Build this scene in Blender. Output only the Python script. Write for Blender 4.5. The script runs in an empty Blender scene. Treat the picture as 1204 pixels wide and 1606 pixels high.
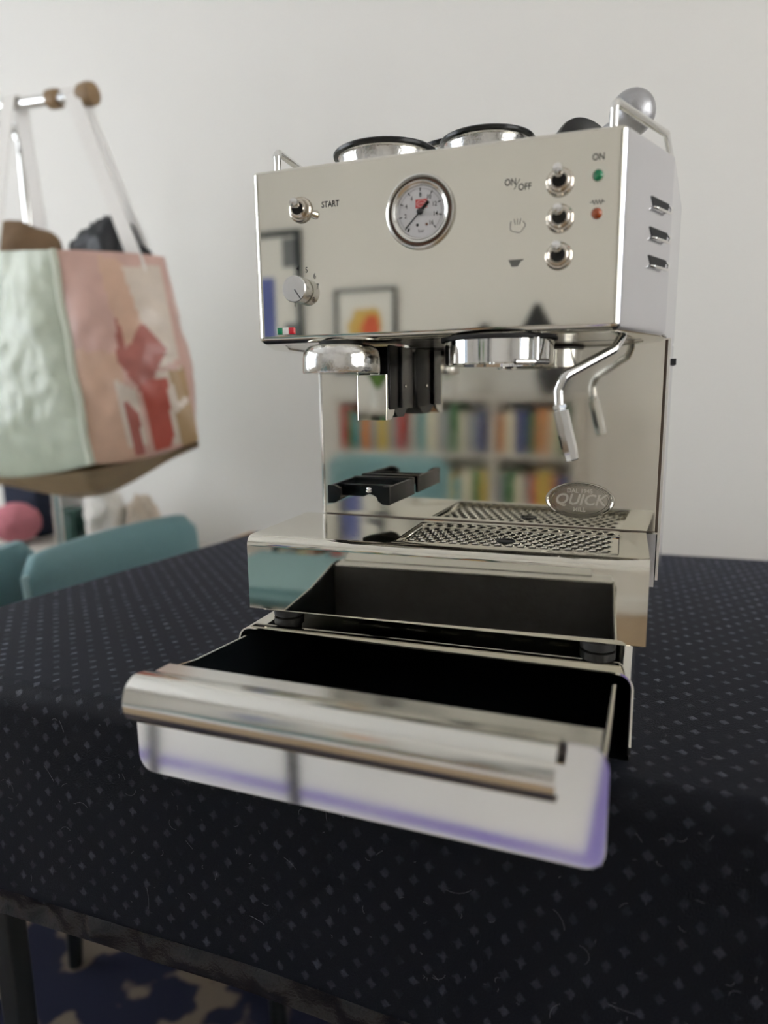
import bpy, bmesh, math, random
from mathutils import Vector, Matrix, noise

random.seed(7)
scene = bpy.context.scene
COL = scene.collection
PI = math.pi

# ------------------------------------------------------------------ camera
CAM_POS = Vector((0.26535707, -0.43460312, 0.22748168))
CAM_F = Vector((-0.32321815, 0.93028835, -0.1734751))
CAM_R = Vector((0.94530621, 0.32590082, -0.01359499))
CAM_U = Vector((-0.04388842, 0.16838123, 0.98474442))
cam_data = bpy.data.cameras.new('camera')
cam = bpy.data.objects.new('camera', cam_data)
COL.objects.link(cam)
cam.matrix_world = Matrix(((CAM_R.x, CAM_U.x, -CAM_F.x, CAM_POS.x),
                           (CAM_R.y, CAM_U.y, -CAM_F.y, CAM_POS.y),
                           (CAM_R.z, CAM_U.z, -CAM_F.z, CAM_POS.z),
                           (0, 0, 0, 1)))
cam_data.sensor_fit = 'HORIZONTAL'
cam_data.sensor_width = 36.0
cam_data.lens = 1077.03 / 1204 * 36.0
cam_data.clip_start = 0.01
cam_data.dof.use_dof = True
cam_data.dof.focus_distance = 0.50
cam_data.dof.aperture_fstop = 4.6
scene.camera = cam

# ------------------------------------------------------------------ world, window light, exposure
world = bpy.data.worlds.new('daylight')
scene.world = world
world.use_nodes = True
world.node_tree.nodes['Background'].inputs[0].default_value = (0.75, 0.85, 1.0, 1)
world.node_tree.nodes['Background'].inputs[1].default_value = 1.0


def area_light(name, loc, direction, sx, sy, power, color):
    l = bpy.data.lights.new(name, 'AREA')
    l.shape = 'RECTANGLE'
    l.size, l.size_y = sx, sy
    l.energy = power
    l.color = color
    o = bpy.data.objects.new(name, l)
    COL.objects.link(o)
    o.location = loc
    o.rotation_euler = Vector(direction).to_track_quat('-Z', 'Z').to_euler()
    return o


FLOOR = -0.74
CEIL = 1.80
XL, XR, YB, YF = -2.30, 2.10, 1.08, -2.60
WIN_L = (-1.60, 0.75, -0.05, 1.45)      # y0, y1, z0, z1 on the left wall
WIN_R = (-1.45, 0.35, -0.05, 1.45)      # on the right wall
area_light('daylight_left_window', (XL - 0.12, (WIN_L[0] + WIN_L[1]) / 2, (WIN_L[2] + WIN_L[3]) / 2), (1, 0, 0),
           WIN_L[1] - WIN_L[0], WIN_L[3] - WIN_L[2], 78, (0.93, 0.965, 1.0))
area_light('daylight_right_window', (XR + 0.12, (WIN_R[0] + WIN_R[1]) / 2, (WIN_R[2] + WIN_R[3]) / 2), (-1, 0, 0),
           WIN_R[1] - WIN_R[0], WIN_R[3] - WIN_R[2], 48, (1.0, 0.975, 0.93))
scene.view_settings.view_transform = 'Standard'
scene.view_settings.look = 'None'
scene.view_settings.gamma = 1.0
scene.view_settings.use_curve_mapping = False
scene.view_settings.exposure = -0.32

# ------------------------------------------------------------------ materials
MATS = {}


def srgb(r, g, b):
    f = lambda c: (c / 255 / 12.92) if c / 255 <= 0.04045 else ((c / 255 + 0.055) / 1.055) ** 2.4
    return (f(r), f(g), f(b), 1)


def mat(name, color, rough=0.5, metal=0.0, noise_amt=0.0, noise_scale=20, bump=0.0, bump_scale=200, sheen=0.0,
        coat=0.0, spec=0.5, trans=0.0, rough_var=0.0, stretch=None):
    if name in MATS:
        return MATS[name]
    m = bpy.data.materials.new(name)
    m.use_nodes = True
    nt = m.node_tree
    p = nt.nodes['Principled BSDF']
    if len(color) == 3:
        color = srgb(*color)
    p.inputs['Base Color'].default_value = color
    p.inputs['Roughness'].default_value = rough
    p.inputs['Metallic'].default_value = metal
    p.inputs['Specular IOR Level'].default_value = spec
    p.inputs['Sheen Weight'].default_value = sheen
    p.inputs['Coat Weight'].default_value = coat
    p.inputs['Transmission Weight'].default_value = trans
    tc = nt.nodes.new('ShaderNodeTexCoord')
    src = tc.outputs['Object']
    if stretch:
        mp = nt.nodes.new('ShaderNodeMapping')
        mp.inputs['Scale'].default_value = stretch
        nt.links.new(src, mp.inputs['Vector'])
        src = mp.outputs['Vector']
    nz = nt.nodes.new('ShaderNodeTexNoise')
    nz.inputs['Scale'].default_value = noise_scale
    nz.inputs['Detail'].default_value = 5
    nt.links.new(src, nz.inputs['Vector'])
    mx = nt.nodes.new('ShaderNodeMix')
    mx.data_type = 'RGBA'
    lo = [c * (1 - noise_amt) for c in color[:3]] + [1]
    hi = [min(1, c * (1 + noise_amt)) for c in color[:3]] + [1]
    mx.inputs[6].default_value = lo
    mx.inputs[7].default_value = hi
    nt.links.new(nz.outputs['Fac'], mx.inputs[0])
    nt.links.new(mx.outputs[2], p.inputs['Base Color'])
    if rough_var:
        mr = nt.nodes.new('ShaderNodeMapRange')
        mr.inputs['From Min'].default_value = 0.3
        mr.inputs['From Max'].default_value = 0.75
        mr.inputs['To Min'].default_value = rough
        mr.inputs['To Max'].default_value = rough + rough_var
        nt.links.new(nz.outputs['Fac'], mr.inputs['Value'])
        nt.links.new(mr.outputs[0], p.inputs['Roughness'])
    if bump:
        nb = nt.nodes.new('ShaderNodeTexNoise')
        nb.inputs['Scale'].default_value = bump_scale
        nb.inputs['Detail'].default_value = 4
        nt.links.new(src, nb.inputs['Vector'])
        b = nt.nodes.new('ShaderNodeBump')
        b.inputs['Strength'].default_value = bump
        b.inputs['Distance'].default_value = 0.002
        nt.links.new(nb.outputs['Fac'], b.inputs['Height'])
        nt.links.new(b.outputs['Normal'], p.inputs['Normal'])
    MATS[name] = m
    return m


STEEL = mat('polished_steel', (0.72, 0.695, 0.62, 1), 0.018, 1.0, 0.05, 14, rough_var=0.035)
STEEL_PANEL = mat('polished_splash_steel', (0.70, 0.675, 0.605, 1), 0.04, 1.0, 0.06, 30, rough_var=0.04)
STEEL_FRONT = mat('polished_drawer_steel', (0.74, 0.73, 0.71, 1), 0.05, 1.0, 0.04, 20, rough_var=0.03)
STEEL_ROLL = mat('polished_rolled_steel', (0.74, 0.73, 0.69, 1), 0.12, 1.0, 0.05, 40, rough_var=0.05, stretch=(0.3, 4, 4))
STEEL_SIDE = mat('lavender_side_steel', (0.70, 0.70, 0.735, 1), 0.20, 1.0, 0.03, 30)  # bluer, rougher steel for the right-facing sides and rear body
STEEL_SOFT = mat('satin_steel', (0.70, 0.69, 0.66, 1), 0.16, 1.0, 0.05, 20, rough_var=0.08)
CHROME = mat('chrome', (0.78, 0.775, 0.76, 1), 0.05, 1.0, 0.06, 60, rough_var=0.04)
CHROME_WORN = mat('worn_chrome', (0.72, 0.71, 0.69, 1), 0.10, 1.0, 0.22, 350, bump=0.12, bump_scale=600)
NICKEL = mat('nickel', (0.62, 0.57, 0.50, 1), 0.16, 1.0, 0.1, 200)
ALU = mat('turned_aluminium', (0.76, 0.76, 0.75, 1), 0.24, 1.0, 0.08, 300)
ALU_DULL = mat('dull_cast_aluminium', (0.42, 0.42, 0.43, 1), 0.38, 0.85, 0.15, 90, bump=0.2, bump_scale=300)
BLACK = mat('black_painted_metal', (0.004, 0.005, 0.006, 1), 0.25, 0.0, 0.2, 60, spec=0.35)
BLACK_GLOSS = mat('glossy_black', (0.004, 0.005, 0.006, 1), 0.06, 0.0, 0.1, 40, coat=0.5)  # glossy near-black for the drawer's inner faces
RUBBER = mat('black_rubber', (0.008, 0.008, 0.009, 1), 0.6, 0.0, 0.3, 120, bump=0.2)
DARK = mat('dark_cavity', (0.004, 0.004, 0.005, 1), 0.7, 0.0, 0.1, 50)
INK = mat('black_ink', (0.02, 0.02, 0.02, 1), 0.5, 0.0, 0.05, 50)
INK_GREY = mat('worn_grey_ink', (0.16, 0.155, 0.145, 1), 0.5, 0.0, 0.15, 400)
DIAL = mat('dial_face_white', (0.72, 0.71, 0.72, 1), 0.45, 0.0, 0.03, 60)
RED_PRINT = mat('red_print', (0.62, 0.09, 0.09, 1), 0.45, 0.0, 0.1, 60)
PRINT_PALE = mat('pale_print', (0.85, 0.6, 0.6, 1), 0.45, 0.0, 0.1, 60)
BROWN_DOT = mat('brown_screw', (0.25, 0.13, 0.09, 1), 0.4, 0.0, 0.1, 60)
GREEN_LENS = mat('green_lens', (0.0, 0.19, 0.07, 1), 0.12, 0.0, 0.05, 60, coat=0.6)
AMBER_LENS = mat('amber_lens', (0.32, 0.055, 0.008, 1), 0.12, 0.0, 0.05, 60, coat=0.6)
FLAG_G = mat('flag_green', (0.0, 0.22, 0.09, 1), 0.15, 0, 0.03, 30, coat=0.8)
FLAG_W = mat('flag_white', (0.82, 0.82, 0.8, 1), 0.15, 0, 0.03, 30, coat=0.8)
FLAG_R = mat('flag_red', (0.62, 0.01, 0.03, 1), 0.15, 0, 0.03, 30, coat=0.8)
WALL = mat('white_wall_paint', (0.80, 0.78, 0.74, 1), 0.85, 0, 0.015, 3, bump=0.05, bump_scale=180)
CEILP = mat('ceiling_paint', (0.86, 0.85, 0.83, 1), 0.9, 0, 0.01, 3)
FLOORM = mat('oak_floor', (0.42, 0.30, 0.19, 1), 0.45, 0, 0.25, 6, stretch=(1, 9, 1))
FRAME_W = mat('white_frame_paint', (0.82, 0.82, 0.80, 1), 0.45, 0, 0.02, 20)
TEAL = mat('teal_upholstery', (0.145, 0.275, 0.29, 1), 0.75, 0, 0.08, 120, bump=0.15, bump_scale=900, sheen=0.2)
TEAL_EDGE = mat('pale_teal_piping', (0.33, 0.48, 0.49, 1), 0.7, 0, 0.06, 120)
OAK = mat('oak_wood', (0.40, 0.25, 0.13, 1), 0.5, 0, 0.25, 30, stretch=(1, 1, 8))
WOOD_CAP = mat('brown_turned_wood', (0.27, 0.17, 0.085, 1), 0.55, 0, 0.3, 60)
WEB = mat('white_webbing', (0.80, 0.77, 0.73, 1), 0.8, 0, 0.05, 200, bump=0.2, bump_scale=900)

# glass
gl = bpy.data.materials.new('clear_glass')
gl.use_nodes = True
gp = gl.node_tree.nodes['Principled BSDF']
gp.inputs['Transmission Weight'].default_value = 1.0
gp.inputs['Roughness'].default_value = 0.0
gp.inputs['IOR'].default_value = 1.02
gp.inputs['Base Color'].default_value = (1, 1, 1, 1)
GLASS = gl


# ------------------------------------------------------------------ helpers
def link(name, mesh, parent=None, material=None, label=None, cat=None, group=None, kind=None):
    o = bpy.data.objects.new(name, mesh)
    COL.objects.link(o)
    if material is not None and mesh is not None and len(mesh.materials) == 0:
        mesh.materials.append(material)
    if parent is not None:
        o.parent = parent
        if parent.type == 'EMPTY' and 'world_children' in parent:
            o.matrix_parent_inverse = Matrix.Translation(-parent.location)
    if material is not None and material.name.startswith(('polished', 'satin', 'chrome')) and mesh is not None:
        wn_ = o.modifiers.new('flat_faces', 'WEIGHTED_NORMAL')
        wn_.keep_sharp = True
        wn_.weight = 100
    tag(o, label, cat, group, kind)
    return o


def tag(o, label=None, cat=None, group=None, kind=None):
    if label: o['label'] = label
    if cat: o['category'] = cat
    if group: o['group'] = group
    if kind: o['kind'] = kind
    return o


def thing(name, label, cat, loc=(0, 0, 0), group=None, world_children=True, rotz=0):
    o = bpy.data.objects.new(name, None)
    o.empty_display_size = 0.02
    COL.objects.link(o)
    o.location = loc
    o.rotation_euler = (0, 0, rotz)
    if world_children and rotz == 0:
        o['world_children'] = 1
    return tag(o, label, cat, group)


def to_mesh(bm, name='m', smooth=None):
    me = bpy.data.meshes.new(name)
    bm.normal_update()
    bm.to_mesh(me)
    bm.free()
    if smooth is not None:
        shade(me, smooth)
    return me


def shade(me, angle=35):
    n = len(me.polygons)
    me.polygons.foreach_set('use_smooth', [True] * n)
    if angle < 180:
        me.set_sharp_from_angle(angle=math.radians(angle))


def add_box(bm, x0, x1, y0, y1, z0, z1, mi=0):
    v = [bm.verts.new(p) for p in ((x0, y0, z0), (x1, y0, z0), (x1, y1, z0), (x0, y1, z0),
                                   (x0, y0, z1), (x1, y0, z1), (x1, y1, z1), (x0, y1, z1))]
    fs = []
    for f in ((3, 2, 1, 0), (4, 5, 6, 7), (0, 1, 5, 4), (1, 2, 6, 5), (2, 3, 7, 6), (3, 0, 4, 7)):
        fc = bm.faces.new([v[i] for i in f])
        fc.material_index = mi
        fs.append(fc)
    return v


def box_mesh(x0, x1, y0, y1, z0, z1, bevel=0.0, seg=3):
    bm = bmesh.new()
    add_box(bm, x0, x1, y0, y1, z0, z1)
    if bevel:
        bmesh.ops.bevel(bm, geom=bm.edges[:], offset=bevel, segments=seg, affect='EDGES', profile=0.5)
    return to_mesh(bm, smooth=40)


def lathe(bm, prof, seg=32, mtx=Matrix(), closed=False, arc=2 * PI, start=0.0):
    """prof = [(r, h)], about local Z"""
    rings = []
    full = abs(arc - 2 * PI) < 1e-6
    n = seg if full else seg + 1
    for r, h in prof:
        if r < 1e-7:
            rings.append([bm.verts.new(mtx @ Vector((0, 0, h)))])
        else:
            rings.append([bm.verts.new(mtx @ Vector((r * math.cos(start + arc * i / seg), r * math.sin(start + arc * i / seg), h)))
                          for i in range(n)])
    pairs = list(zip(rings[:-1], rings[1:]))
    if closed:
        pairs.append((rings[-1], rings[0]))
    for a, b in pairs:
        m = max(len(a), len(b))
        for i in range(m if full else m - 1):
            j = (i + 1) % m
            if len(a) == 1 and len(b) == 1:
                continue
            if len(a) == 1:
                bm.faces.new((a[0], b[j], b[i]))
            elif len(b) == 1:
                bm.faces.new((a[i], a[j], b[0]))
            else:
                bm.faces.new((a[i], a[j], b[j], b[i]))
    return rings


def axis_mtx(loc, direction, up=(0, 0, 1)):
    """local Z -> direction"""
    z = Vector(direction).normalized()
    u = Vector(up)
    if abs(z.dot(u)) > 0.99:
        u = Vector((0, 1, 0))
    x = u.cross(z).normalized()
    y = z.cross(x)
    return Matrix(((x.x, y.x, z.x, loc[0]), (x.y, y.y, z.y, loc[1]), (x.z, y.z, z.z, loc[2]), (0, 0, 0, 1)))


def lathe_mesh(prof, loc=(0, 0, 0), direction=(0, 0, 1), seg=32, smooth=35):
    bm = bmesh.new()
    lathe(bm, prof, seg, axis_mtx(loc, direction))
    bmesh.ops.recalc_face_normals(bm, faces=bm.faces[:])
    return to_mesh(bm, smooth=smooth)


def fillet(pts, r, n=6, closed=False):
    """round the corners of a 2D/3D polyline"""
    pts = [Vector(p) for p in pts]
    out = []
    N = len(pts)
    for i, p in enumerate(pts):
        rr = r[i] if isinstance(r, (list, tuple)) else r
        if (not closed and i in (0, N - 1)) or rr <= 0:
            out.append(p.copy())
            continue
        a = (pts[i - 1] - p)
        b = (pts[(i + 1) % N] - p)
        la, lb = a.length, b.length
        a.normalize(); b.normalize()
        ang = a.angle(b)
        if ang > PI - 1e-3:
            out.append(p.copy())
            continue
        t = min(rr / math.tan(ang / 2), la * 0.49, lb * 0.49)
        rad = t * math.tan(ang / 2)
        c = p + (a + b).normalized() * (rad / math.sin(ang / 2))
        s, e = p + a * t - c, p + b * t - c
        tot = s.angle(e)
        for k in range(n + 1):
            f = k / n
            out.append(c + (s * math.sin((1 - f) * tot) + e * math.sin(f * tot)) / math.sin(tot))
    return out


def tube(bm, pts, rad, seg=12, caps=True):
    pts = [Vector(p) for p in pts]
    N = len(pts)
    tang = []
    for i in range(N):
        t = (pts[min(i + 1, N - 1)] - pts[max(i - 1, 0)])
        tang.append(t.normalized())
    ref = Vector((0, 0, 1)) if abs(tang[0].z) < 0.9 else Vector((1, 0, 0))
    nrm = (ref - tang[0] * ref.dot(tang[0])).normalized()
    rings = []
    for i in range(N):
        if i:
            nrm = (nrm - tang[i] * nrm.dot(tang[i])).normalized()
        bi = tang[i].cross(nrm)
        r = rad[i] if isinstance(rad, (list, tuple)) else rad
        rings.append([bm.verts.new(pts[i] + nrm * (r * math.cos(2 * PI * k / seg)) + bi * (r * math.sin(2 * PI * k / seg)))
                      for k in range(seg)])
    for a, b in zip(rings[:-1], rings[1:]):
        for k in range(seg):
            bm.faces.new((a[k], a[(k + 1) % seg], b[(k + 1) % seg], b[k]))
    if caps:
        bm.faces.new(rings[0][::-1])
        bm.faces.new(rings[-1])
    return rings


def tube_mesh(pts, rad, seg=12, smooth=40):
    bm = bmesh.new()
    tube(bm, pts, rad, seg)
    bmesh.ops.recalc_face_normals(bm, faces=bm.faces[:])
    return to_mesh(bm, smooth=smooth)


def extrude_mesh(poly, axis, a0, a1, smooth=35, bevel=0.0):
    """closed 2D polygon extruded along axis ('x': poly=(y,z); 'y': poly=(x,z); 'z': poly=(x,y))"""
    bm = bmesh.new()
    def P(p, a):
        return {'x': (a, p[0], p[1]), 'y': (p[0], a, p[1]), 'z': (p[0], p[1], a)}[axis]
    A = [bm.verts.new(P(p, a0)) for p in poly]
    B = [bm.verts.new(P(p, a1)) for p in poly]
    n = len(poly)
    bm.faces.new(A)
    bm.faces.new(B[::-1])
    for i in range(n):
        j = (i + 1) % n
        bm.faces.new((A[i], B[i], B[j], A[j]))
    bmesh.ops.recalc_face_normals(bm, faces=bm.faces[:])
    if bevel:
        bmesh.ops.bevel(bm, geom=bm.edges[:], offset=bevel, segments=2, affect='EDGES')
    return to_mesh(bm, smooth=smooth)


def offset2d(pts, d, closed=False):
    """miter offset to the left-hand normal by d"""
    P = [Vector((p[0], p[1])) for p in pts]
    N = len(P)
    out = []
    for i in range(N):
        if closed or 0 < i < N - 1:
            a = (P[i] - P[i - 1]).normalized(); b = (P[(i + 1) % N] - P[i]).normalized()
        elif i == 0:
            a = b = (P[1] - P[0]).normalized()
        else:
            a = b = (P[-1] - P[-2]).normalized()
        na, nb = Vector((-a.y, a.x)), Vector((-b.y, b.x))
        m = (na + nb).normalized()
        out.append(P[i] + m * (d / max(0.2, m.dot(na))))
    return out


def thicken(pts, t, closed=False):
    """closed 2D outline of a sheet of thickness t lying left of the path"""
    return [tuple(p) for p in pts] + [tuple(p) for p in offset2d(pts, t)][::-1]


def rrect(x0, x1, y0, y1, r, n=5):
    rs = r if isinstance(r, (list, tuple)) else [r] * 4
    return [tuple(p) for p in fillet([(x0, y0), (x1, y0), (x1, y1), (x0, y1)], list(rs), n, closed=True)]


def text_mesh(txt, size, loc, wscale=1.0, plane='front', shear=0.0, align='CENTER', depth=0.0, bold=0.0):
    cu = bpy.data.curves.new('txt', 'FONT')
    cu.body = txt
    cu.size = size
    cu.align_x = align
    cu.align_y = 'CENTER'
    cu.shear = shear
    cu.extrude = depth
    cu.offset = bold
    cu.resolution_u = 3
    o = bpy.data.objects.new('txt', cu)
    COL.objects.link(o)
    dg = bpy.context.evaluated_depsgraph_get()
    me = bpy.data.meshes.new_from_object(o.evaluated_get(dg))
    bpy.data.objects.remove(o)
    bpy.data.curves.remove(cu)
    rot = Matrix.Rotation(PI / 2, 4, 'X') if plane == 'front' else Matrix()
    me.transform(Matrix.Translation(loc) @ rot @ Matrix.Diagonal((wscale, 1, 1, 1)))
    me.materials.clear()
    return me


# ------------------------------------------------------------------ the room
def wall_with_hole(name, x, y0, y1, z0, z1, hole, label):
    hy0, hy1, hz0, hz1 = hole
    ys, zs = [y0, hy0, hy1, y1], [z0, hz0, hz1, z1]
    v, f = [], []
    for z in zs:
        for y in ys:
            v.append((x, y, z))
    for r in range(3):
        for c in range(3):
            if r == 1 and c == 1:
                continue
            a = r * 4 + c
            f.append((a, a + 1, a + 5, a + 4))
    me = bpy.data.meshes.new(name)
    me.from_pydata(v, [], f)
    me.update()
    return link(name, me, None, WALL, label, 'wall', kind='structure')


def plane_mesh(pts):
    me = bpy.data.meshes.new('p')
    me.from_pydata(pts, [], [tuple(range(len(pts)))])
    me.update()
    return me


link('floor', plane_mesh([(XL, YF, FLOOR), (XR, YF, FLOOR), (XR, YB, FLOOR), (XL, YB, FLOOR)]), None, FLOORM,
     'oak boarded floor of the dining room', 'floor', kind='structure')
link('ceiling', plane_mesh([(XL, YF, CEIL), (XL, YB, CEIL), (XR, YB, CEIL), (XR, YF, CEIL)]), None, CEILP,
     'plain white painted ceiling above the room', 'ceiling', kind='structure')
link('wall_back', plane_mesh([(XL, YB, FLOOR), (XR, YB, FLOOR), (XR, YB, CEIL), (XL, YB, CEIL)]), None, WALL,
     'plain off-white wall behind the coffee machine', 'wall', kind='structure')
link('wall_front', plane_mesh([(XL, YF, FLOOR), (XL, YF, CEIL), (XR, YF, CEIL), (XR, YF, FLOOR)]), None, WALL,
     'plain off-white wall behind the bookcase', 'wall', kind='structure')
wall_with_hole('wall_left', XL, YF, YB, FLOOR, CEIL, WIN_L, 'off-white side wall with a wide window beyond the bag')
wall_with_hole('wall_right', XR, YF, YB, FLOOR, CEIL, WIN_R, 'off-white side wall with a wide window beside the machine')


def window(name, x, hole, label, s):
    y0, y1, z0, z1 = hole
    bm = bmesh.new()
    d0, d1 = sorted((x - s * 0.03, x + s * 0.05))
    w = 0.05
    add_box(bm, d0, d1, y0, y1, z0, z0 + w)
    add_box(bm, d0, d1, y0, y1, z1 - w, z1)
    add_box(bm, d0, d1, y0, y0 + w, z0 + w, z1 - w)
    add_box(bm, d0, d1, y1 - w, y1, z0 + w, z1 - w)
    ym = (y0 + y1) / 2
    add_box(bm, d0, d1, ym - 0.03, ym + 0.03, z0 + w, z1 - w)
    o = link(name, to_mesh(bm), None, FRAME_W, label, 'window', kind='structure')
    a, b = sorted((x - s * 0.08, x + s * 0.02))
    link('window_sill', box_mesh(a, b, y0 - 0.05, y1 + 0.05, z0 - 0.03, z0 - 0.001, 0.004), o, FRAME_W)
    for p0, p1 in ((y0 + w, ym - 0.03), (ym + 0.03, y1 - w)):
        link('pane', box_mesh(x + s * 0.02 - 0.002, x + s * 0.02 + 0.002, p0, p1, z0 + w, z1 - w), o, GLASS)


window('window_1', XL, WIN_L, 'white framed two-pane window on the side of the bag rack', -1)
window('window_2', XR, WIN_R, 'white framed two-pane window on the side of the steam wand', 1)
for nm, y0, y1, lb in (('baseboard_back', YB - 0.015, YB, 'white skirting board along the wall behind the machine'),
                       ('baseboard_front', YF, YF + 0.015, 'white skirting board along the bookcase wall')):
    link(nm, box_mesh(XL, XR, y0, y1, FLOOR, FLOOR + 0.08, 0.003), None, FRAME_W, lb, 'skirting', kind='structure')

# ------------------------------------------------------------------ table and cloth
LEGM = mat('dark_grey_green_metal', (0.012, 0.015, 0.016, 1), 0.4, 0.0, 0.1, 30)
TX0, TX1, TY0, TY1 = -0.335, 1.35, -0.050, 0.580
t = thing('dining_table', 'dining table hidden under the dark navy cloth', 'table', ((TX0 + TX1) / 2, 0.26, FLOOR))
link('table_top', box_mesh(TX0 + .006, TX1 - .006, TY0 + .006, TY1 - .006, -0.034, -0.004, 0.004), t, OAK)
for lx in (TX0 + 0.052, TX1 - 0.05):
    for ly in (TY0 + 0.055, TY1 - 0.055):
        link('leg', box_mesh(lx - .011, lx + .011, ly - .011, ly + .011, FLOOR + 0.0082, -0.034, 0.002), t, LEGM)

# cloth material: navy weave with rows of small satin diamonds
cm = bpy.data.materials.new('navy_dotted_cloth')
cm.use_nodes = True
nt = cm.node_tree
pb = nt.nodes['Principled BSDF']
uvn = nt.nodes.new('ShaderNodeUVMap'); uvn.uv_map = 'UVMap'
sep = nt.nodes.new('ShaderNodeSeparateXYZ')
nt.links.new(uvn.outputs[0], sep.inputs[0])


def M(op, a, b=None, c=None):
    n = nt.nodes.new('ShaderNodeMath'); n.operation = op
    for i, v in enumerate((a, b, c)):
        if v is None: continue
        if isinstance(v, (int, float)): n.inputs[i].default_value = v
        else: nt.links.new(v, n.inputs[i])
    return n.outputs[0]


wn = nt.nodes.new('ShaderNodeTexNoise'); wn.inputs['Scale'].default_value = 300
nt.links.new(uvn.outputs[0], wn.inputs['Vector'])
wob = M('MULTIPLY', M('SUBTRACT', wn.outputs['Fac'], 0.5), 0.5)
PX, PY = 0.0200, 0.0102
row = M('FLOOR', M('DIVIDE', sep.outputs[1], PY))
half = M('MULTIPLY', M('MODULO', M('ABSOLUTE', row), 2.0), 0.5)
fx = M('ABSOLUTE', M('SUBTRACT', M('FRACT', M('ADD', M('DIVIDE', sep.outputs[0], PX), half)), 0.5))
fy = M('ABSOLUTE', M('SUBTRACT', M('FRACT', M('DIVIDE', sep.outputs[1], PY)), 0.5))
dd = M('ADD', M('ADD', M('MULTIPLY', fx, PX * 100), M('MULTIPLY', fy, PY * 100)), M('MULTIPLY', wob, 1.1))
dot = nt.nodes.new('ShaderNodeMapRange')
dot.inputs['From Min'].default_value = 0.42; dot.inputs['From Max'].default_value = 0.22
nt.links.new(dd, dot.inputs['Value'])
fuzz = nt.nodes.new('ShaderNodeTexNoise'); fuzz.inputs['Scale'].default_value = 900; fuzz.inputs['Detail'].default_value = 4
nt.links.new(uvn.outputs[0], fuzz.inputs['Vector'])
blot = nt.nodes.new('ShaderNodeTexNoise'); blot.inputs['Scale'].default_value = 55
nt.links.new(uvn.outputs[0], blot.inputs['Vector'])
dm = M('MULTIPLY', dot.outputs[0], M('MAXIMUM', M('MULTIPLY_ADD', blot.outputs['Fac'], 3.2, -0.95), 0.08))
mx = nt.nodes.new('ShaderNodeMix'); mx.data_type = 'RGBA'
mx.inputs[6].default_value = (0.0024, 0.0031, 0.0060, 1)
mx.inputs[7].default_value = (0.0135, 0.0160, 0.0250, 1)
nt.links.new(dm, mx.inputs[0])
mx2 = nt.nodes.new('ShaderNodeMix'); mx2.data_type = 'RGBA'; mx2.blend_type = 'MULTIPLY'
mx2.inputs[0].default_value = 0.8
rampf = nt.nodes.new('ShaderNodeMapRange'); rampf.inputs['From Min'].default_value = 0.3; rampf.inputs['From Max'].default_value = 0.75
rampf.inputs['To Min'].default_value = 0.55; rampf.inputs['To Max'].default_value = 1.5
nt.links.new(fuzz.outputs['Fac'], rampf.inputs['Value'])
nt.links.new(mx.outputs[2], mx2.inputs[6]); nt.links.new(rampf.outputs[0], mx2.inputs[7])
nt.links.new(mx2.outputs[2], pb.inputs['Base Color'])
pb.inputs['Roughness'].default_value = 0.62
nt.links.new(M('MULTIPLY_ADD', dm, 0.15, 0.15), pb.inputs['Specular IOR Level'])
nt.links.new(M('MULTIPLY_ADD', dm, 0.14, 0.05), pb.inputs['Sheen Weight'])
pb.inputs['Sheen Tint'].default_value = (0.62, 0.68, 0.95, 1)
nt.links.new(M('MULTIPLY_ADD', dm, -0.26, 0.68), pb.inputs['Roughness'])
bmp = nt.nodes.new('ShaderNodeBump'); bmp.inputs['Strength'].default_value = 0.5; bmp.inputs['Distance'].default_value = 0.001
nt.links.new(M('ADD', fuzz.outputs['Fac'], M('MULTIPLY', dm, 0.4)), bmp.inputs['Height'])
nt.links.new(bmp.outputs[0], pb.inputs['Normal'])
CLOTH = cm
HEM = mat('navy_satin_hem', (0.0022, 0.0026, 0.005, 1), 0.24, 0, 0.3, 60, bump=0.25, bump_scale=500)
THREAD = mat('pale_lint_thread', (0.22, 0.22, 0.24, 1), 0.8, 0, 0.1, 50)


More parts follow.
